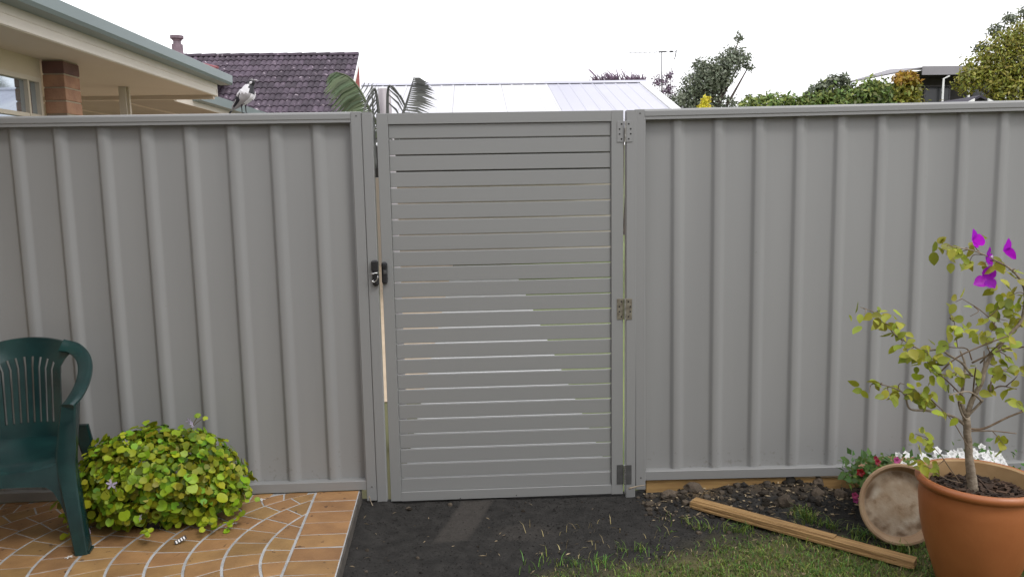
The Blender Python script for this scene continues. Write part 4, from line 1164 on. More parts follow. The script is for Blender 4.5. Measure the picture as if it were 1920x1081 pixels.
for s_ in (-1, 1):
    b = MB()
    wp_ = smooth_path([(-.575, .018 + s_ * .017, 1.928), (-.592, .018 + s_ * .022, 1.905), (-.610, .018 + s_ * .017, 1.880), (-.628, .018 + s_ * .008, 1.860)], 4)
    b.sweep([bl_(p) for p in wp_], (-.65, 0, .76), (0, 1, 0), [lerp(.012, .004, i / (len(wp_) - 1)) for i in range(len(wp_))], .003)
    b.build('wing', M['feather_b'], bird, smooth=True)
b = MB(); b.sweep([bl_((-.620, .018, 1.868)), bl_((-.634, .018, 1.852)), bl_((-.645, .018, 1.839))], (0, 1, 0), (.7, 0, .7), [.008, .011, .013], .002)
b.build('tail', M['feather_g'], bird)
b = MB(); b.sweep([bl_((-.643, .018, 1.8405)), bl_((-.648, .018, 1.8355))], (0, 1, 0), (.7, 0, .7), [.0135, .014], .0025); b.build('tail_band', M['feather_b'], bird)
for s_ in (-1, 1):
    x0 = -.592 if s_ < 0 else -.580
    b = MB(); b.tube([bl_((x0 + .004, .018 + s_ * .009, 1.884)), bl_((x0, .018 + s_ * .010, 1.862)), bl_((x0 + .001, .018 + s_ * .010, 1.835))], [.006, .0028, .0018], 6)
    for q in (-.4, 0, .4):
        b.tube([bl_((x0, .018 + s_ * .010, 1.8345)), bl_((x0 + .011 * math.cos(q), .018 + s_ * .01 + .011 * math.sin(q), 1.8335))], .0013, 5)
    b.build('leg', M['feather_b'], bird)
b = MB(); b.tube(smooth_path([bl_((-.540, .006, 1.890)), bl_((-.531, .006, 1.903)), bl_((-.5275, .007, 1.925))], 4), [.003, .0035, .0035, .003, .003, .0025, .002, .0015, .001], 6); b.build('primary_feather', M['feather_w'], bird)

# ================================================================== NEIGHBOURING HOUSE (left)
hs_ = thing('house', 'cream house with grey-green gutter and deep eaves behind the left fence', 'house', (-2.4, 2.0, -.15))
HO = Vector((-2.4, 2.0, -.15))
def hb_(): return MB()
def hput(b, name, m, parent=hs_, **k):
    b.v = [tuple(Vector(v) - HO) for v in b.v] if parent is hs_ else b.v
    return b.build(name, m, parent, **k)
YN, YF_ = -1.2, 4.05
# quad gutter in section (x,z): face at x=-1.8
b = hb_()
gs = [(-1.800, 2.532), (-1.806, 2.536), (-1.812, 2.532), (-1.812, 2.52), (-1.809, 2.472), (-1.822, 2.452), (-1.915, 2.452), (-1.915, 2.50), (-1.919, 2.50), (-1.919, 2.447), (-1.818, 2.447), (-1.803, 2.468)]
b.prism([(p[0], p[1]) for p in gs], 1, YN, YF_ + .1); hput(b, 'gutter', M['gutter'])
b = hb_(); b.box(-1.916, -1.806, YF_ + .1, YF_ + .103, 2.449, 2.53); hput(b, 'gutter_end', M['gutter'])
# stepped timber fascia
b = hb_(); b.prism([(-1.921, 2.52), (-1.921, 2.40), (-1.925, 2.398), (-1.925, 2.362), (-1.921, 2.36), (-1.921, 2.342), (-1.945, 2.342), (-1.945, 2.52)], 1, YN, YF_); hput(b, 'fascia', M['cream'])
b = hb_(); b.box(-1.929, -1.945, YN, YF_, 2.3395, 2.342) if False else b.box(-1.945, -1.9275, YN, YF_ - .001, 2.337, 2.3415); hput(b, 'fascia_bead', M['winframe'])
b = hb_(); b.box(-4.6, -1.9455, YN, YF_, 2.3455, 2.37); hput(b, 'soffit', M['soffit'])
b = hb_(); b.box(-4.6, -1.946, YF_ - .05, YF_ + .001, 2.310, 2.3455); hput(b, 'beam', M['soffit'])
b = hb_(); b.box(-4.6, -1.9215, YF_ + .0015, YF_ + .02, 2.335, 2.52); hput(b, 'end_fascia', M['cream'])
# roof
def slab(b, a, bb, c, d, t=.03):
    a, bb, c, d = map(Vector, (a, bb, c, d)); nn = (bb - a).cross(d - a).normalized()
    if nn.z < 0: nn = -nn
    b.add([a, bb, c, d, a - nn * t, bb - nn * t, c - nn * t, d - nn * t], [(0, 1, 2, 3), (7, 6, 5, 4), (0, 4, 5, 1), (1, 5, 6, 2), (2, 6, 7, 3), (3, 7, 4, 0)])
b = hb_(); slab(b, (-1.86, YN, 2.53), (-1.86, YF_ + .1, 2.53), (-4.2, 2.2, 3.28), (-4.2, YN, 3.28)); slab(b, (-1.86, YF_ + .1, 2.53), (-5.2, YF_ + .1, 2.53), (-4.2, 2.2, 3.28), (-4.2, 2.199, 3.28))
hput(b, 'roof', M['gutter'])
# long wall, window and brick pier
WX = -2.36
b = hb_(); b.box(WX - .2, WX, YN, .35, -.15, 2.3455); b.box(WX - .2, WX, .35, 1.80, 2.225, 2.3455); b.box(WX - .2, WX, .35, 1.80, -.15, 1.035); b.box(WX - .2, WX, .35, .394, 1.035, 2.225); b.box(WX - .2, WX, 1.791, 1.80, 1.035, 2.225); hput(b, 'wall', M['wall'])
e = bpy.data.objects.new('window', None); C.objects.link(e); e.parent = hs_; e.location = Vector((WX, 1.095, 1.035)) - HO
b = MB()
FX0, FX1 = -.06, .006
b.box(FX0, FX1, -.70, -.665, 0, 1.19); b.box(FX0, FX1, .665, .695, 0, 1.19); b.box(FX0, FX1, -.665, .665, 1.16, 1.19); b.box(FX0, FX1, -.665, .665, 0, .03)
b.box(FX0 + .01, FX1 - .002, .53, .55, .03, 1.16); b.box(FX0 + .012, FX1 - .004, -.665, .53, .93, .955); b.box(FX0 + .012, FX1 - .004, .55, .665, .93, .955)
b.build('frame', M['winframe'], e)
for (y0, y1, z0, z1) in ((-.665, .53, .03, .93), (.55, .665, .03, .93), (-.665, .53, .955, 1.16), (.55, .665, .955, 1.16)):
    b = MB(); b.box(-.028, -.022, y0, y1, z0, z1); b.build('pane', M['glass'], e)
b = MB(); b.box(-.19, -.18, -.6, .6, .0, 1.19); b.build('curtain', M['curtain'], e)
pier = bpy.data.objects.new('brick_pier', None); C.objects.link(pier); pier.parent = hs_; pier.location = Vector((-2.285, 1.925, -.15)) - HO
b = MB(); b.box(-.07, .059, -.1, .1, 0, 2.4945); b.build('mortar', M['mortar'], pier)
bme = {}
for k_ in ('brickA', 'brickB'):
    b = MB(); b.box(-.074, .0645, -.106, .106, 0, .076, bev=.003); bme[k_] = b.mesh('brick', M[k_])
for i in range(29):
    put('brick', bme['brickB' if i in (28, 21, 14, 24) else 'brickA'], pier, (random.uniform(-.001, .001), random.uniform(-.0015, .0015), .002 + i * .086))
b = hb_(); b.box(-2.505, -2.445, 3.30, 3.36, -.15, 2.3455, bev=.003); hput(b, 'porch_post', M['cream'])
b = hb_(); b.box(-2.4445, -2.425, 3.315, 3.345, -.15, 2.3455); hput(b, 'downpipe', M['winframe'])
b = hb_(); b.box(-4.65, -4.6, 1.8, YF_, -.15, 2.34); hput(b, 'porch_wall', M['wall'])
# second wing, stepped back
b = hb_(); b.box(-6.2, -2.42, YF_ + .022, 10, 2.335, 2.36); hput(b, 'wing_soffit', M['soffit2'])
for k in range(4):
    b = hb_(); x = -2.95 - .75 * k; b.box(x, x + .045, YF_ + .03, 10, 2.329, 2.335); hput(b, 'soffit_batten', M['soffit'])
b = hb_(); b.box(-2.42, -2.40, YF_ + .3, 10, 2.325, 2.455); hput(b, 'wing_fascia', M['cream'])
b = hb_(); b.prism([(-2.30, 2.47), (-2.31, 2.38), (-2.399, 2.375), (-2.399, 2.47)], 1, YF_ + .75, 10); hput(b, 'wing_gutter', M['gutter'])
b = hb_(); b.box(-6.2, -3.3, 6.5, 6.6, -.15, 2.33); hput(b, 'wing_wall', M['wall'])
b = hb_(); slab(b, (-2.36, YF_ + .3, 2.47), (-2.36, 10, 2.47), (-4.6, 8.5, 3.15), (-4.6, YF_ + .3, 3.15)); hput(b, 'wing_roof', M['gutter'])

# ================================================================== TILED HOUSE BEHIND
th = thing('tiled_house', 'house with a mottled dark plum tiled roof behind the cream house', 'house', (-6.5, 19, -.15))
TO = Vector((-6.5, 19, -.15))
def tput(b, name, m, **k):
    b.v = [tuple(Vector(v) - TO) for v in b.v]; return b.build(name, m, th, **k)
RX1 = -2.70; RZ = 5.16; RY = 20.0; PIT = R(33)
dn = Vector((0, -math.cos(PIT), -math.sin(PIT))); up_n = Vector((0, -math.sin(PIT), math.cos(PIT)))
b = MB(); a0 = Vector((-9.0, RY, RZ - .05)); a1 = Vector((RX1 - .02, RY, RZ - .05))
slab(b, a0, a1, a1 + dn * 4.4, a0 + dn * 4.4, .05); slab(b, a0 + Vector((0, .01, 0)), a1 + Vector((-1.6, .01, 0)), a1 + Vector((-1.6, 3.6, -2.4)), a0 + Vector((0, 3.6, -2.4)), .05)
tput(b, 'roof', M['dark_fill'])
b = MB(); b.fix = False; nu = 8; W_ = .315; LEN = .40
vs = []
for (s_, zo) in ((0, .0), (.03, .0), (LEN, -.034)):
    for i in range(nu + 1):
        u = i / nu; x = lerp(-W_ / 2, W_ / 2, u); hgt = .045 * abs(math.sin(2 * PI * u)) ** .8 + .04
        p = Vector((x, 0, 0)) - dn * s_ + up_n * (hgt + zo + (.0 if s_ > 0 else -.004)); vs.append(p)
for i in range(nu + 1):
    vs.append(Vector((lerp(-W_ / 2, W_ / 2, i / nu), 0, 0)) + up_n * -.01)
fs = [(r_i * (nu + 1) + i, r_i * (nu + 1) + i + 1, (r_i + 1) * (nu + 1) + i + 1, (r_i + 1) * (nu + 1) + i) for r_i in range(2) for i in range(nu)]
o_ = 3 * (nu + 1); fs += [(o_ + i, o_ + i + 1, i + 1, i) for i in range(nu)]
b.add(vs, fs); tme = b.mesh('roof_tile', M['rooftile'], smooth='auto')
GAUGE = .34
for c_ in range(20):
    for r_i in range(12):
        x = RX1 - .14 - c_ * .30
        p = Vector((x + (0.0), RY, RZ - .045)) + dn * (GAUGE * (r_i + 1)) + up_n * random.uniform(0, .006)
        put('roof_tile', tme, th, p - TO, (0, 0, random.uniform(-.01, .01)))
b = MB(); nu = 8; vs = []
for s_, rr in ((0, .115), (.05, .118), (.42, .10)):
    for i in range(nu + 1):
        a = PI * i / nu; vs.append((s_, rr * math.cos(a) * 1.05, rr * math.sin(a) * .8 - .03))
b.add(vs, [(j * (nu + 1) + i, j * (nu + 1) + i + 1, (j + 1) * (nu + 1) + i + 1, (j + 1) * (nu + 1) + i) for j in range(2) for i in range(nu)] + [tuple(range(nu + 1))])
cme = b.mesh('ridge_cap', M['rooftile'], smooth='auto')
for i in range(16):
    put('ridge_cap', cme, th, Vector((RX1 - .02 - .4 * i, RY, RZ)) - TO, (0, 0, PI))
# verge: white barge board and red gable below it
g0 = Vector((RX1, RY, RZ - .02)); b = MB()
b.add([g0 + up_n * .03, g0 + dn * 4.4 + up_n * .03, g0 + dn * 4.4 - up_n * .09, g0 - up_n * .09] + [q + Vector((.03, 0, 0)) for q in (g0 + up_n * .03, g0 + dn * 4.4 + up_n * .03, g0 + dn * 4.4 - up_n * .09, g0 - up_n * .09)],
      [(0, 1, 2, 3), (7, 6, 5, 4), (0, 4, 5, 1), (1, 5, 6, 2), (2, 6, 7, 3), (3, 7, 4, 0)]); tput(b, 'barge_board', M['whitepaint'])
gz = RZ - 4.4 * math.sin(PIT)
b = MB(); b.prism([(RY, RZ - .15), (RY - .02, RZ - .2), (RY + dn.y * 4.3, gz - .1), (RY + dn.y * 4.3, -.15), (RY, -.15)], 0, RX1 - .12, RX1 - .02); tput(b, 'gable_wall', M['redbrick'])
b = MB(); b.box(-9, RX1 - .26, RY + dn.y * 4.2, RY + dn.y * 4.2 + .12, -.15, gz); tput(b, 'front_wall', M['redbrick'])
# red-roofed neighbour with the flue, left
rh = thing('red_roof', 'house with red roof edge and a pinkish flue just over the long gutter', 'house', (-7.5, 18, -.15))
b = MB(); RO = Vector((-7.5, 18, -.15))
slab(b, Vector((-8.2, 18.0, 5.03)) - RO, Vector((-5.60, 16.2, 4.30)) - RO, Vector((-6.2, 20, 4.25)) - RO, Vector((-8.4, 20, 4.95)) - RO, .05); b.build('roof_slope', M['redroof'], rh)
b = MB(); b.tube([Vector((-8.2, 18.0, 5.04)) - RO, Vector((-5.55, 16.2, 4.30)) - RO], .03, 8); b.build('ridge_capping', M['redroof'], rh)
b = MB(); b.box(-9.2 + 7.5, -6.3 + 7.5, .2, 1.8, 0, 4.5); b.build('wall', M['redbrick'], rh)
b = MB(); fx, fy, fz = -7.05 - RO.x, 17.9 - RO.y, -RO.z
b.lathe([(.0, 4.5), (.145, 4.5), (.135, 5.12), (.10, 5.13), (.095, 5.2), (.12, 5.23), (.125, 5.25)], 14, (fx, fy, fz)); b.build('flue', M['flue'], rh, smooth='auto')
b = MB(); b.lathe([(0, 5.26), (.16, 5.26), (.165, 5.28), (.165, 5.335), (0, 5.34)], 14, (fx, fy, fz)); b.build('flue_cap', M['flue'], rh, smooth='auto')

# ================================================================== WHITE-ROOFED SHED
wsd = thing('carport', 'open carport with a broad white metal roof beyond the gate', 'carport', (1, 9, -.15))
WO = Vector((1, 9, -.15))
def wput(b, name, m, **k):
    b.v = [tuple(Vector(v) - WO) for v in b.v]; return b.build(name, m, wsd, **k)
RZ0, RY0, EY, EZ = 3.125, 10.0, 6.6, 2.14
sl = (RZ0 - EZ) / (RY0 - EY)
nsh = 6; xa, xb_ = -1.36, 3.25
for i in range(nsh):
    x0, x1 = lerp(xa, xb_, i / nsh), lerp(xa, xb_, (i + 1) / nsh) - .004
    b = MB(); b.fix = True; pr = []
    m_ = 4
    for k in range(m_):
        u = x0 + (x1 - x0) * k / m_; d_ = (x1 - x0) / m_
        pr += [(u, 0), (u + d_ * .78, 0), (u + d_ * .84, .008), (u + d_ * .94, .008)]
    pr.append((x1, 0))
    n_ = len(pr); vs = [(x, EY, EZ + h) for x, h in pr] + [(x, RY0, RZ0 + h) for x, h in pr]
    vs += [(x, EY, EZ + h - .004) for x, h in pr] + [(x, RY0, RZ0 + h - .004) for x, h in pr]
    fs = [(k, k + 1, n_ + k + 1, n_ + k) for k in range(n_ - 1)] + [(2 * n_ + k, 3 * n_ + k, 3 * n_ + k + 1, 2 * n_ + k + 1) for k in range(n_ - 1)]
    fs += [(k, 2 * n_ + k, 2 * n_ + k + 1, k + 1) for k in range(n_ - 1)]
    b.add(vs, fs); wput(b, 'roof_sheet', M['shedroof' if i < 4 else 'shedroof2'])
b = MB(); slab(b, (xa, RY0 + .01, RZ0), (xb_, RY0 + .01, RZ0), (xb_, 13.4, EZ), (xa, 13.4, EZ), .02); wput(b, 'back_slope', M['shedroof'])
b = MB(); b.prism([(RY0 - .16, RZ0 - .16 * sl + .021), (RY0, RZ0 + .028), (RY0 + .16, RZ0 - .16 * sl + .021), (RY0 + .16, RZ0 - .16 * sl + .016), (RY0, RZ0 + .021), (RY0 - .16, RZ0 - .16 * sl + .016)], 0, xa, xb_ + .14); wput(b, 'ridge_capping', M['shedroof2'])
b = MB(); slab(b, (xb_ + .002, EY - .02, EZ + .02), (xb_ + .14, EY - .02, EZ + .02), (xb_ + .14, RY0 - .17, RZ0 - .17 * sl + .024), (xb_ + .002, RY0 - .17, RZ0 - .17 * sl + .024), .12); wput(b, 'barge_cap', M['whitepaint'])
b = MB(); b.box(xa, xb_ + .13, EY - .03, EY - .005, EZ - .12, EZ + .01); wput(b, 'eave_fascia', M['dark_fill'])
for (x, y) in ((xa + .1, EY + .1), (xb_ - .1, EY + .1)):
    b = MB(); b.box(x - .045, x + .045, y - .045, y + .045, -.15, EZ); wput(b, 'carport_post', M['trunk'])
b = MB(); b.box(-4.4, xb_, 12.6, 12.7, 1.62, 2.25); wput(b, 'interior_shade', M['dark_fill'])  # added dark panel paints in the shaded carport interior
b = MB(); b.box(-4.4, xb_, 12.61, 12.69, -.15, 1.618); wput(b, 'back_wall', M['farwall'])

# TV antenna
an = thing('tv_antenna', 'thin television antenna on a bare mast beside the white roof', 'antenna', (4.597, 14, -.15))
b = MB(); b.tube([(0, 0, 0), (0, 0, 4.38)], .010, 6); b.build('mast', M['antenna'], an)
b = MB(); b.tube([(-.72, .05, 4.362), (.32, -.02, 4.366)], .0055, 6); b.tube([(-.07, -.02, 4.366), (.09, -.02, 4.37)], .016, 6); b.tube([(.17, -.02, 4.37), (.24, -.02, 4.37)], .022, 6); b.build('boom', M['antenna'], an)
for k in range(8):
    x = -.68 + k * .11; b = MB(); b.tube([(x, -.25, 4.365), (x, .3, 4.365)], .003, 5); b.build('element', M['antenna'], an)
b = MB(); b.tube([(.30, -.02, 4.28), (.315, -.02, 4.40)], .012, 5); b.tube([(.27, -.02, 4.2), (.30, -.02, 4.28)], .010, 5); b.build('reflector', M['antenna'], an)

# ================================================================== PLANTS BEYOND THE FENCE
def crown(b, clumps, per, l0, l1, flat=.5, asp=.45):
    for (x, y, z, r) in clumps:
        n = max(30, int(per * 3.6 * (r / .4) ** 1.7))
        for _ in range(n):
            d = Vector((random.gauss(0, 1), random.gauss(0, 1), random.gauss(0, 1))).normalized()
            rr = r * (random.uniform(.2, 1.0) ** .6 + (random.random() < .12) * random.uniform(0, .4)) * (1 + .35 * noise.noise(d * 2 + Vector((x, y, z))))
            p = Vector((x, y, z)) + Vector((d.x * rr, d.y * rr, d.z * rr * .9))
            s = random.uniform(l0, l1)
            nrm = (d + Vector((random.gauss(0, .6), random.gauss(0, .6), random.gauss(0, .6) + .3))).normalized()
            mt = Matrix.Translation(p) @ rot_to(nrm, random.uniform(0, 6.3)).to_matrix().to_4x4() @ Matrix.Scale(s, 4)
            b.add([mt @ Vector(v) for v in [(0, 0, 0), (asp * .5, .45, .06), (0, 1, -.08), (-asp * .5, .45, .06)]], [(0, 1, 2, 3)])
def tree(name, label, cat, base, clumps, m, per=150, l0=.08, l1=.16, trunk_r=.08, limbs=True, group=None, m2=None, c2=None, asp=.45):
    t = thing(name, label, cat, base, 0, group)
    B0 = Vector(base); cl = [(x - B0.x, y - B0.y, z - B0.z, r) for (x, y, z, r) in clumps]
    b = MB(); b.fix = False; crown(b, cl, per, l0, l1, asp=asp); kind(b.build('crown', m, t, smooth=True), 'stuff')
    if m2:
        b = MB(); b.fix = False; crown(b, [(x - B0.x, y - B0.y, z - B0.z, r) for (x, y, z, r) in c2], per, l0, l1, asp=asp); kind(b.build('tip_foliage', m2, t, smooth=True), 'stuff')
    zt = min(c[2] for c in cl)
    fork = Vector((0, 0, max(.3, zt * .8)))
    b = MB(); b.tube(smooth_path([(0, 0, -.1), (fork.x + .03, .02, fork.z * .5), fork], 4), [trunk_r * (1 - .35 * i / 8) for i in range(9)], 8); b.build('trunk', M['trunk'], t, smooth=True)
    if limbs:
        for (x, y, z, r) in cl:
            p = Vector((x, y, z)); mid = (fork + p) / 2 + Vector((random.uniform(-.1, .1), random.uniform(-.1, .1), .08))
            b = MB(); pts = smooth_path([fork, mid, p], 3); b.tube(pts, [lerp(trunk_r * .5, .012, i / (len(pts) - 1)) for i in range(len(pts))], 5); b.build('limb', M['trunk'], t, smooth=True)
    return t
# grey-green tree beside the white roof, at y=16
tree('tree', 'dark grey-green tree with a ragged leaning crown right of the antenna', 'tree', (6.0, 16, -.15),
     [(5.55, 15.9, 3.35, .33), (5.8, 15.9, 3.75, .33), (6.1, 15.8, 3.85, .38), (6.4, 15.9, 3.9, .36), (5.75, 16, 3.25, .42), (5.95, 16.1, 3.55, .38), (6.15, 15.9, 3.15, .45), (6.3, 16.1, 3.6, .4), (6.2, 16, 4.0, .33), (6.45, 16, 4.15, .36), (6.7, 15.9, 4.2, .33), (6.85, 16.1, 4.45, .28), (7.05, 16, 4.35, .22), (6.6, 16, 3.85, .25), (6.0, 16, 4.2, .2), (6.75, 16, 3.2, .3), (7.0, 16, 3.0, .22), (5.5, 16, 2.8, .45), (6.5, 16, 2.7, .5), (6.97, 16, 4.85, .11), (7.2, 16, 4.15, .13), (7.25, 16, 3.45, .08)], M['leafA'], per=190, l0=.055, l1=.12, trunk_r=.13)
# bare purple-grey twigs left of it
tw = thing('twiggy_shrub', 'sparse purple-grey twiggy shrub between the antenna and the dark tree', 'shrub', (5.2, 16.7, -.15))
b = MB(); b2 = MB(); b2.fix = False
for k in range(13):
    x = random.uniform(-.30, .42); h = random.uniform(4.0, 4.55) - .15 * abs(x)
    pts = smooth_path([(x * .3, random.uniform(-.1, .1), 0), (x * .7, random.uniform(-.1, .1), 2.0), (x + random.uniform(-.06, .06), random.uniform(-.1, .1), h)], 4)
    b.tube(pts, [lerp(.02, .005, i / (len(pts) - 1)) for i in range(len(pts))], 5)
    crown(b2, [(x, 0, h - .25, .10), (x, 0, h - .6, .11)], 45, .05, .1)
b.build('stems', M['trunk'], tw, smooth=True); kind(b2.build('crown', M['leafD'], tw), 'stuff')
tree('yellow_shrub', 'narrow bright yellow shrub in front of the dark tree', 'shrub', (3.83, 8.0, -.15), [(3.83, 8, 2.62, .07), (3.80, 8, 2.5, .10), (3.86, 8, 2.4, .11), (3.75, 8, 2.38, .08), (3.82, 8, 2.2, .15), (3.82, 8, 1.9, .18)], M['leafY'], per=900, l0=.03, l1=.06, trunk_r=.02, limbs=False)
# spiky purple plant over the white ridge
sp = thing('spiky_plant', 'low purple spiky plant tops showing above the white roof ridge', 'plant', (4.65, 20, -.15))
b = MB(); b.fix = False
for _ in range(330):
    cx_ = random.choice((-.55, -.38, -.2, -.1, .0, .12, .42, .55, .68, .8)) + random.gauss(0, .05)
    a = random.uniform(0, 6.3); l = random.uniform(.10, .30) * (1.6 if random.random() < .12 else 1); lean = random.uniform(.1, 1.4)
    dx, dy = math.cos(a) * l * lean, math.sin(a) * l * lean
    z = 4.42 + random.gauss(0, .04); b.add([(cx_ - .022, 0, z), (cx_ + .022, 0, z), (cx_ + dx * .6, dy * .6, z + l * .7), (cx_ + dx, dy, z + l)], [(0, 1, 2), (0, 2, 3)])
kind(b.build('leaves', M['leafD'], sp), 'stuff')
b = MB()
for cx_ in (-.5, -.2, -.05, .25, .5, .62): b.tube([(cx_ * .6, 0, 0), (cx_, 0, 4.44)], [.08, .05], 6)
b.build('trunk', M['trunk'], sp)
# row of shrubs at y=14
tree('shrub', 'low bright green shrub just right of the dark tree', 'shrub', (6.85, 14, -.15), [(6.5, 14, 3.02, .22), (6.75, 14, 3.08, .22), (7.0, 14, 3.1, .24), (7.3, 14.1, 3.1, .24), (7.55, 14, 3.1, .22), (6.8, 14, 2.5, .4)], M['leafC'], per=190, trunk_r=.05)
tree('shrub', 'olive shrub with open twigs left of the grey roofed house', 'shrub', (8.2, 14, -.15), [(7.75, 14, 3.0, .28), (8.05, 14, 3.15, .3), (8.35, 14.1, 3.3, .3), (8.6, 14, 3.2, .3), (8.3, 14, 2.75, .5)], M['leafC'], per=190, trunk_r=.06, m2=M['leafA'], c2=[(8.4, 14, 3.55, .16), (8.15, 14, 3.4, .15), (8.7, 14, 3.5, .14), (7.9, 14, 3.3, .1), (8.0, 14, 3.42, .07), (8.6, 13.9, 3.62, .08)])
tree('shrub', 'dense mid green shrub below the sloping end of the grey roof', 'shrub', (9.3, 14, -.15), [(8.95, 14, 3.2, .33), (9.2, 13.9, 3.42, .22), (9.45, 14, 3.3, .30), (9.65, 14, 3.2, .28), (9.2, 14, 2.75, .5)], M['leafC'], per=200, trunk_r=.06)
tree('shrub', 'yellow-green shrub with orange tips in front of the grey roofed house', 'shrub', (10.0, 14, -.15), [(9.85, 14, 3.25, .3), (10.1, 14, 3.3, .3), (10.0, 14, 2.9, .45)], M['leafB'], per=210, trunk_r=.06, m2=M['leafO'], c2=[(9.85, 13.9, 3.55, .16), (10.05, 13.9, 3.6, .17), (10.2, 13.9, 3.5, .12)])
tree('shrub', 'low yellow-green shrub under the big right-hand tree', 'shrub', (10.7, 13.2, -.15), [(10.35, 13.2, 2.72, .24), (10.7, 13.2, 2.75, .27), (11.0, 13.1, 2.75, .3)], M['leafB'], per=210, trunk_r=.05)
tree('large_tree', 'tall yellow-green tree filling the right edge of the picture above the fence', 'tree', (11.6, 12, -.15),
     [(10.25, 12, 3.3, .3), (10.5, 12.1, 3.55, .35), (10.7, 12, 3.8, .35), (10.95, 12, 4.0, .38), (11.3, 12, 4.1, .42), (11.7, 12.2, 4.2, .5), (10.75, 11.9, 3.3, .4), (11.2, 11.9, 3.5, .5), (11.0, 11.8, 3.0, .45), (11.7, 12, 3.4, .6), (12.2, 12, 4.0, .6), (12.4, 12, 3.3, .6), (11.5, 11.8, 2.8, .5)], M['leafB'], per=230, l0=.05, l1=.11, trunk_r=.16,
     m2=M['leafA'], c2=[(10.55, 12.2, 3.98, .12), (10.85, 12.2, 4.3, .15), (11.15, 12.2, 4.5, .16), (11.5, 12.2, 4.62, .2), (11.35, 12.1, 3.6, .4), (11.7, 11.7, 3.1, .45)])

# garden shed gable (dark with white barges)
gsd = thing('garden_shed', 'dark gabled shed peak with white barge boards behind the right fence', 'shed', (8.53, 9, -.20))
b = MB(); b.prism([(-1, 0), (-1, 2.43), (0, 2.905), (1, 2.43), (1, 0)], 1, 0, 1.6); b.build('wall', M['gablewall'], gsd)
for s_ in (-1, 1):
    b = MB(); b.prism([(0, 2.93), (s_ * 1.1, 2.405), (s_ * 1.1, 2.375), (0, 2.895)], 1, -.06, 1.7); b.build('roof_slope', M['gablewall'], gsd)
    b = MB(); b.prism([(s_ * .11, 2.875), (s_ * 1.12, 2.40), (s_ * 1.12, 2.35), (s_ * .11, 2.835)], 1, -.09, -.062); b.build('barge_board', M['whitepaint'], gsd)

# house on the rise to the right
hh = thing('hill_house', 'grey low-roofed house with a dark verandah on the rise, half hidden by trees', 'house', (20, 31, 3.0))
HHO = Vector((20, 31, 3.0))
def hhput(b, name, m, **k):
    b.v = [tuple(Vector(v) - HHO) for v in b.v]; return b.build(name, m, hh, **k)
b = MB(); slab(b, (19.1, 29.4, 5.86), (25, 29.4, 5.86), (25, 33, 6.25), (19.6, 33, 6.25), .05); slab(b, (16.6, 31.0, 5.46), (19.1, 29.4, 5.86), (19.6, 33, 6.25), (19.55, 33.01, 6.24), .05); hhput(b, 'roof', M['hillroof'])
b = MB(); b.box(19.1, 25, 29.36, 29.4, 5.54, 5.89); hhput(b, 'fascia', M['hillroof'])
b = MB(); b.box(19.7, 25, 32.0, 32.2, 2.6, 6.02); b.box(17.8, 19.7, 32.0, 32.2, 2.6, 5.5); b.box(19.15, 25, 29.41, 32, 5.7, 5.75); hhput(b, 'wall', M['hillwall'])
for x in (21.2, 22.8, 24.4):
    b = MB(); b.box(x - .035, x + .035, 29.45, 29.55, 2.6, 5.52); hhput(b, 'verandah_post', M['whitepaint'])
b = MB(); b.tube([(20.3, 29.42, 5.5), (20.05, 29.42, 5.38), (20.05, 29.42, 3.5)], .04, 6); hhput(b, 'downpipe', M['whitepaint'])
b = MB(); b.box(18.8, 25, 29.3, 32, 4.3, 4.42); hhput(b, 'deck', M['hillwall'])
for x in (20.7, 22.9):
    e = bpy.data.objects.new('window', None); C.objects.link(e); e.parent = hh; e.location = Vector((x, 31.99, 4.5)) - HHO
    b = MB(); b.box(0, 1.2, -.04, 0, 0, .06); b.box(0, 1.2, -.04, 0, .84, .9); b.box(0, .06, -.04, 0, .06, .84); b.box(1.14, 1.2, -.04, 0, .06, .84); b.build('frame', M['hillroof'], e)
    b = MB(); b.box(.06, 1.14, -.02, -.01, .06, .84); b.build('pane', M['darkglass'], e)

# ================================================================== PALM just behind the gate
pm = thing('palm', 'young palm with feathery fronds rising behind the latch post of the gate', 'palm', (-.075, 1.2, -.15))
PO = Vector((-.075, 1.2, -.15))
b = MB(); b.tube([Vector(p) - PO for p in ((-.075, 1.2, -.15), (-.078, 1.2, 1.0), (-.08, 1.2, 1.7), (-.083, 1.2, 2.065))], [.06, .055, .05, .036], 14); b.build('trunk', M['palm_trunk'], pm, smooth=True)
def frond(pts, side, ll, drop, m, n=26, both=False, wid=.008):
    e = bpy.data.objects.new('frond', None); C.objects.link(e); e.parent = pm; e.empty_display_size = .02
    P = smooth_path([Vector(p) - PO for p in pts], 8)
    b = MB(); b.tube(P, [lerp(.011, .0025, i / (len(P) - 1)) for i in range(len(P))], 6); b.build('rachis', M['palm_grey'] if m is M['palm_grey'] else M['palm'], e, smooth=True)
    b = MB(); b.fix = False
    for i in range(n):
        t = (i + .5) / n; idx = t * (len(P) - 1); k = int(idx); p = P[k].lerp(P[min(k + 1, len(P) - 1)], idx - k)
        tg = (P[min(k + 1, len(P) - 1)] - P[max(k - 1, 0)]).normalized()
        for sd in ((side, -side) if both else (side,)):
            d = (Vector((sd, random.uniform(-.35, .35), 0)) * 1.0 + tg * .45 + Vector((0, 0, -drop))).normalized()
            l = ll * (math.sin(PI * (.12 + .8 * t)) ** .6) * random.uniform(.85, 1.08)
            tip = p + d * l + Vector((0, 0, -.25 * l * drop)); mid = p + d * l * .5
            wv = tg.cross(d).cross(d).normalized() * wid
            b.add([p - wv * .4, p + wv * .4, mid + wv, tip, mid - wv], [(0, 1, 2, 4), (4, 2, 3)])
    kind(b.build('leaflets', m, e), 'stuff')
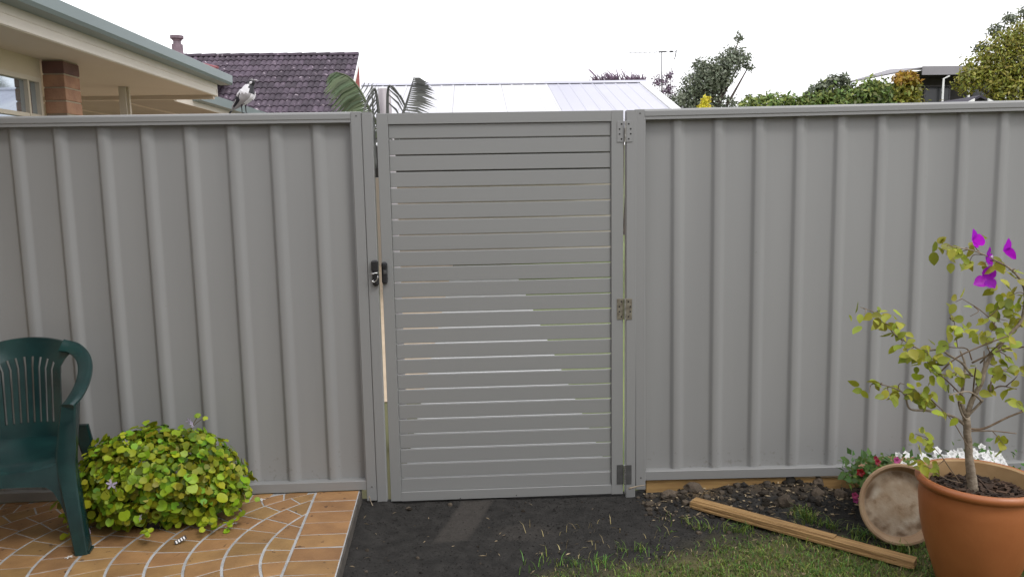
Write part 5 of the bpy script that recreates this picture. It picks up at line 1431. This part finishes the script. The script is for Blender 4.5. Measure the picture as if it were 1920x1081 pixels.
frond([(-.10, 1.2, 1.80), (-.175, 1.2, 1.95), (-.225, 1.2, 2.06), (-.285, 1.2, 2.135), (-.36, 1.2, 2.165)], -1, .19, .95, M['palm'], 52, wid=.0085)
frond([(-.10, 1.25, 1.78), (-.165, 1.25, 1.93), (-.235, 1.25, 2.07)], 1, .14, -.75, M['palm_grey'], 12, wid=.004)
frond([(-.03, 1.2, 1.80), (.035, 1.2, 1.95), (.07, 1.2, 2.05), (.095, 1.2, 2.13)], 1, .17, .55, M['palm_grey'], 24, wid=.008)
frond([(-.145, 1.15, 1.6), (-.146, 1.15, 1.9), (-.15, 1.15, 2.085)], 1, .03, -1, M['palm_grey'], 8, wid=.004)
frond([(-.06, 1.1, 1.75), (-.05, 1.08, 2.03), (-.02, 1.05, 2.06), (.03, 1.02, 2.0)], 1, .16, 1.4, M['palm_grey'], 14, wid=.006)
frond([(-.10, 1.1, 1.75), (-.115, 1.08, 2.02), (-.135, 1.05, 2.04), (-.16, 1.02, 1.97)], -1, .13, 1.6, M['palm_grey'], 12, wid=.006)

# ================================================================== UNSEEN HOUSE ADDED FOR ITS SHADE (beside and behind the camera)
ph = thing('shading_house', 'unseen brick house added to shade the patio and fence, on the near side', 'house', (-3.3, -4, -.15))
PHO = Vector((-3.3, -4, -.15))
def pput(b, name, m):
    b.v = [tuple(Vector(v) - PHO) for v in b.v]; return b.build(name, m, ph)
b = MB(); b.box(-3.0, -2.75, -6.6, -.3, -.15, 2.5); pput(b, 'side_wall', M['brickB']); b = MB(); b.box(-2.749, 5.5, -6.8, -6.6, -.15, 2.5); pput(b, 'wall', M['cream'])
b = MB(); b.box(-3.0, -2.15, -6.0, -.3, 2.5, 2.62); b.box(-3.0, 5.5, -6.58, -6.001, 2.5, 2.62); pput(b, 'eave', M['cream'])
b = MB(); b.box(-2.149, -1.30, -5.2, -.5, 2.50, 2.56); pput(b, 'added_patio_cover', M['soffit2'])  # unseen cover, added to darken the left fence and tiles
for y in (-.55, -2.7, -5.1):
    b = MB(); b.box(-2.149, -1.31, y - .03, y + .03, 2.36, 2.499); pput(b, 'rafter', M['soffit2'])
b = MB(); slab(b, (-2.15, -6.0, 2.66), (-2.15, -.3, 2.66), (-6, -.3, 4.2), (-6, -9, 4.2)); slab(b, (-2.15, -6.0, 2.66), (5.5, -6.0, 2.66), (5.5, -9.5, 4.2), (-6, -9.5, 4.2)); pput(b, 'roof', M['rooftile'])
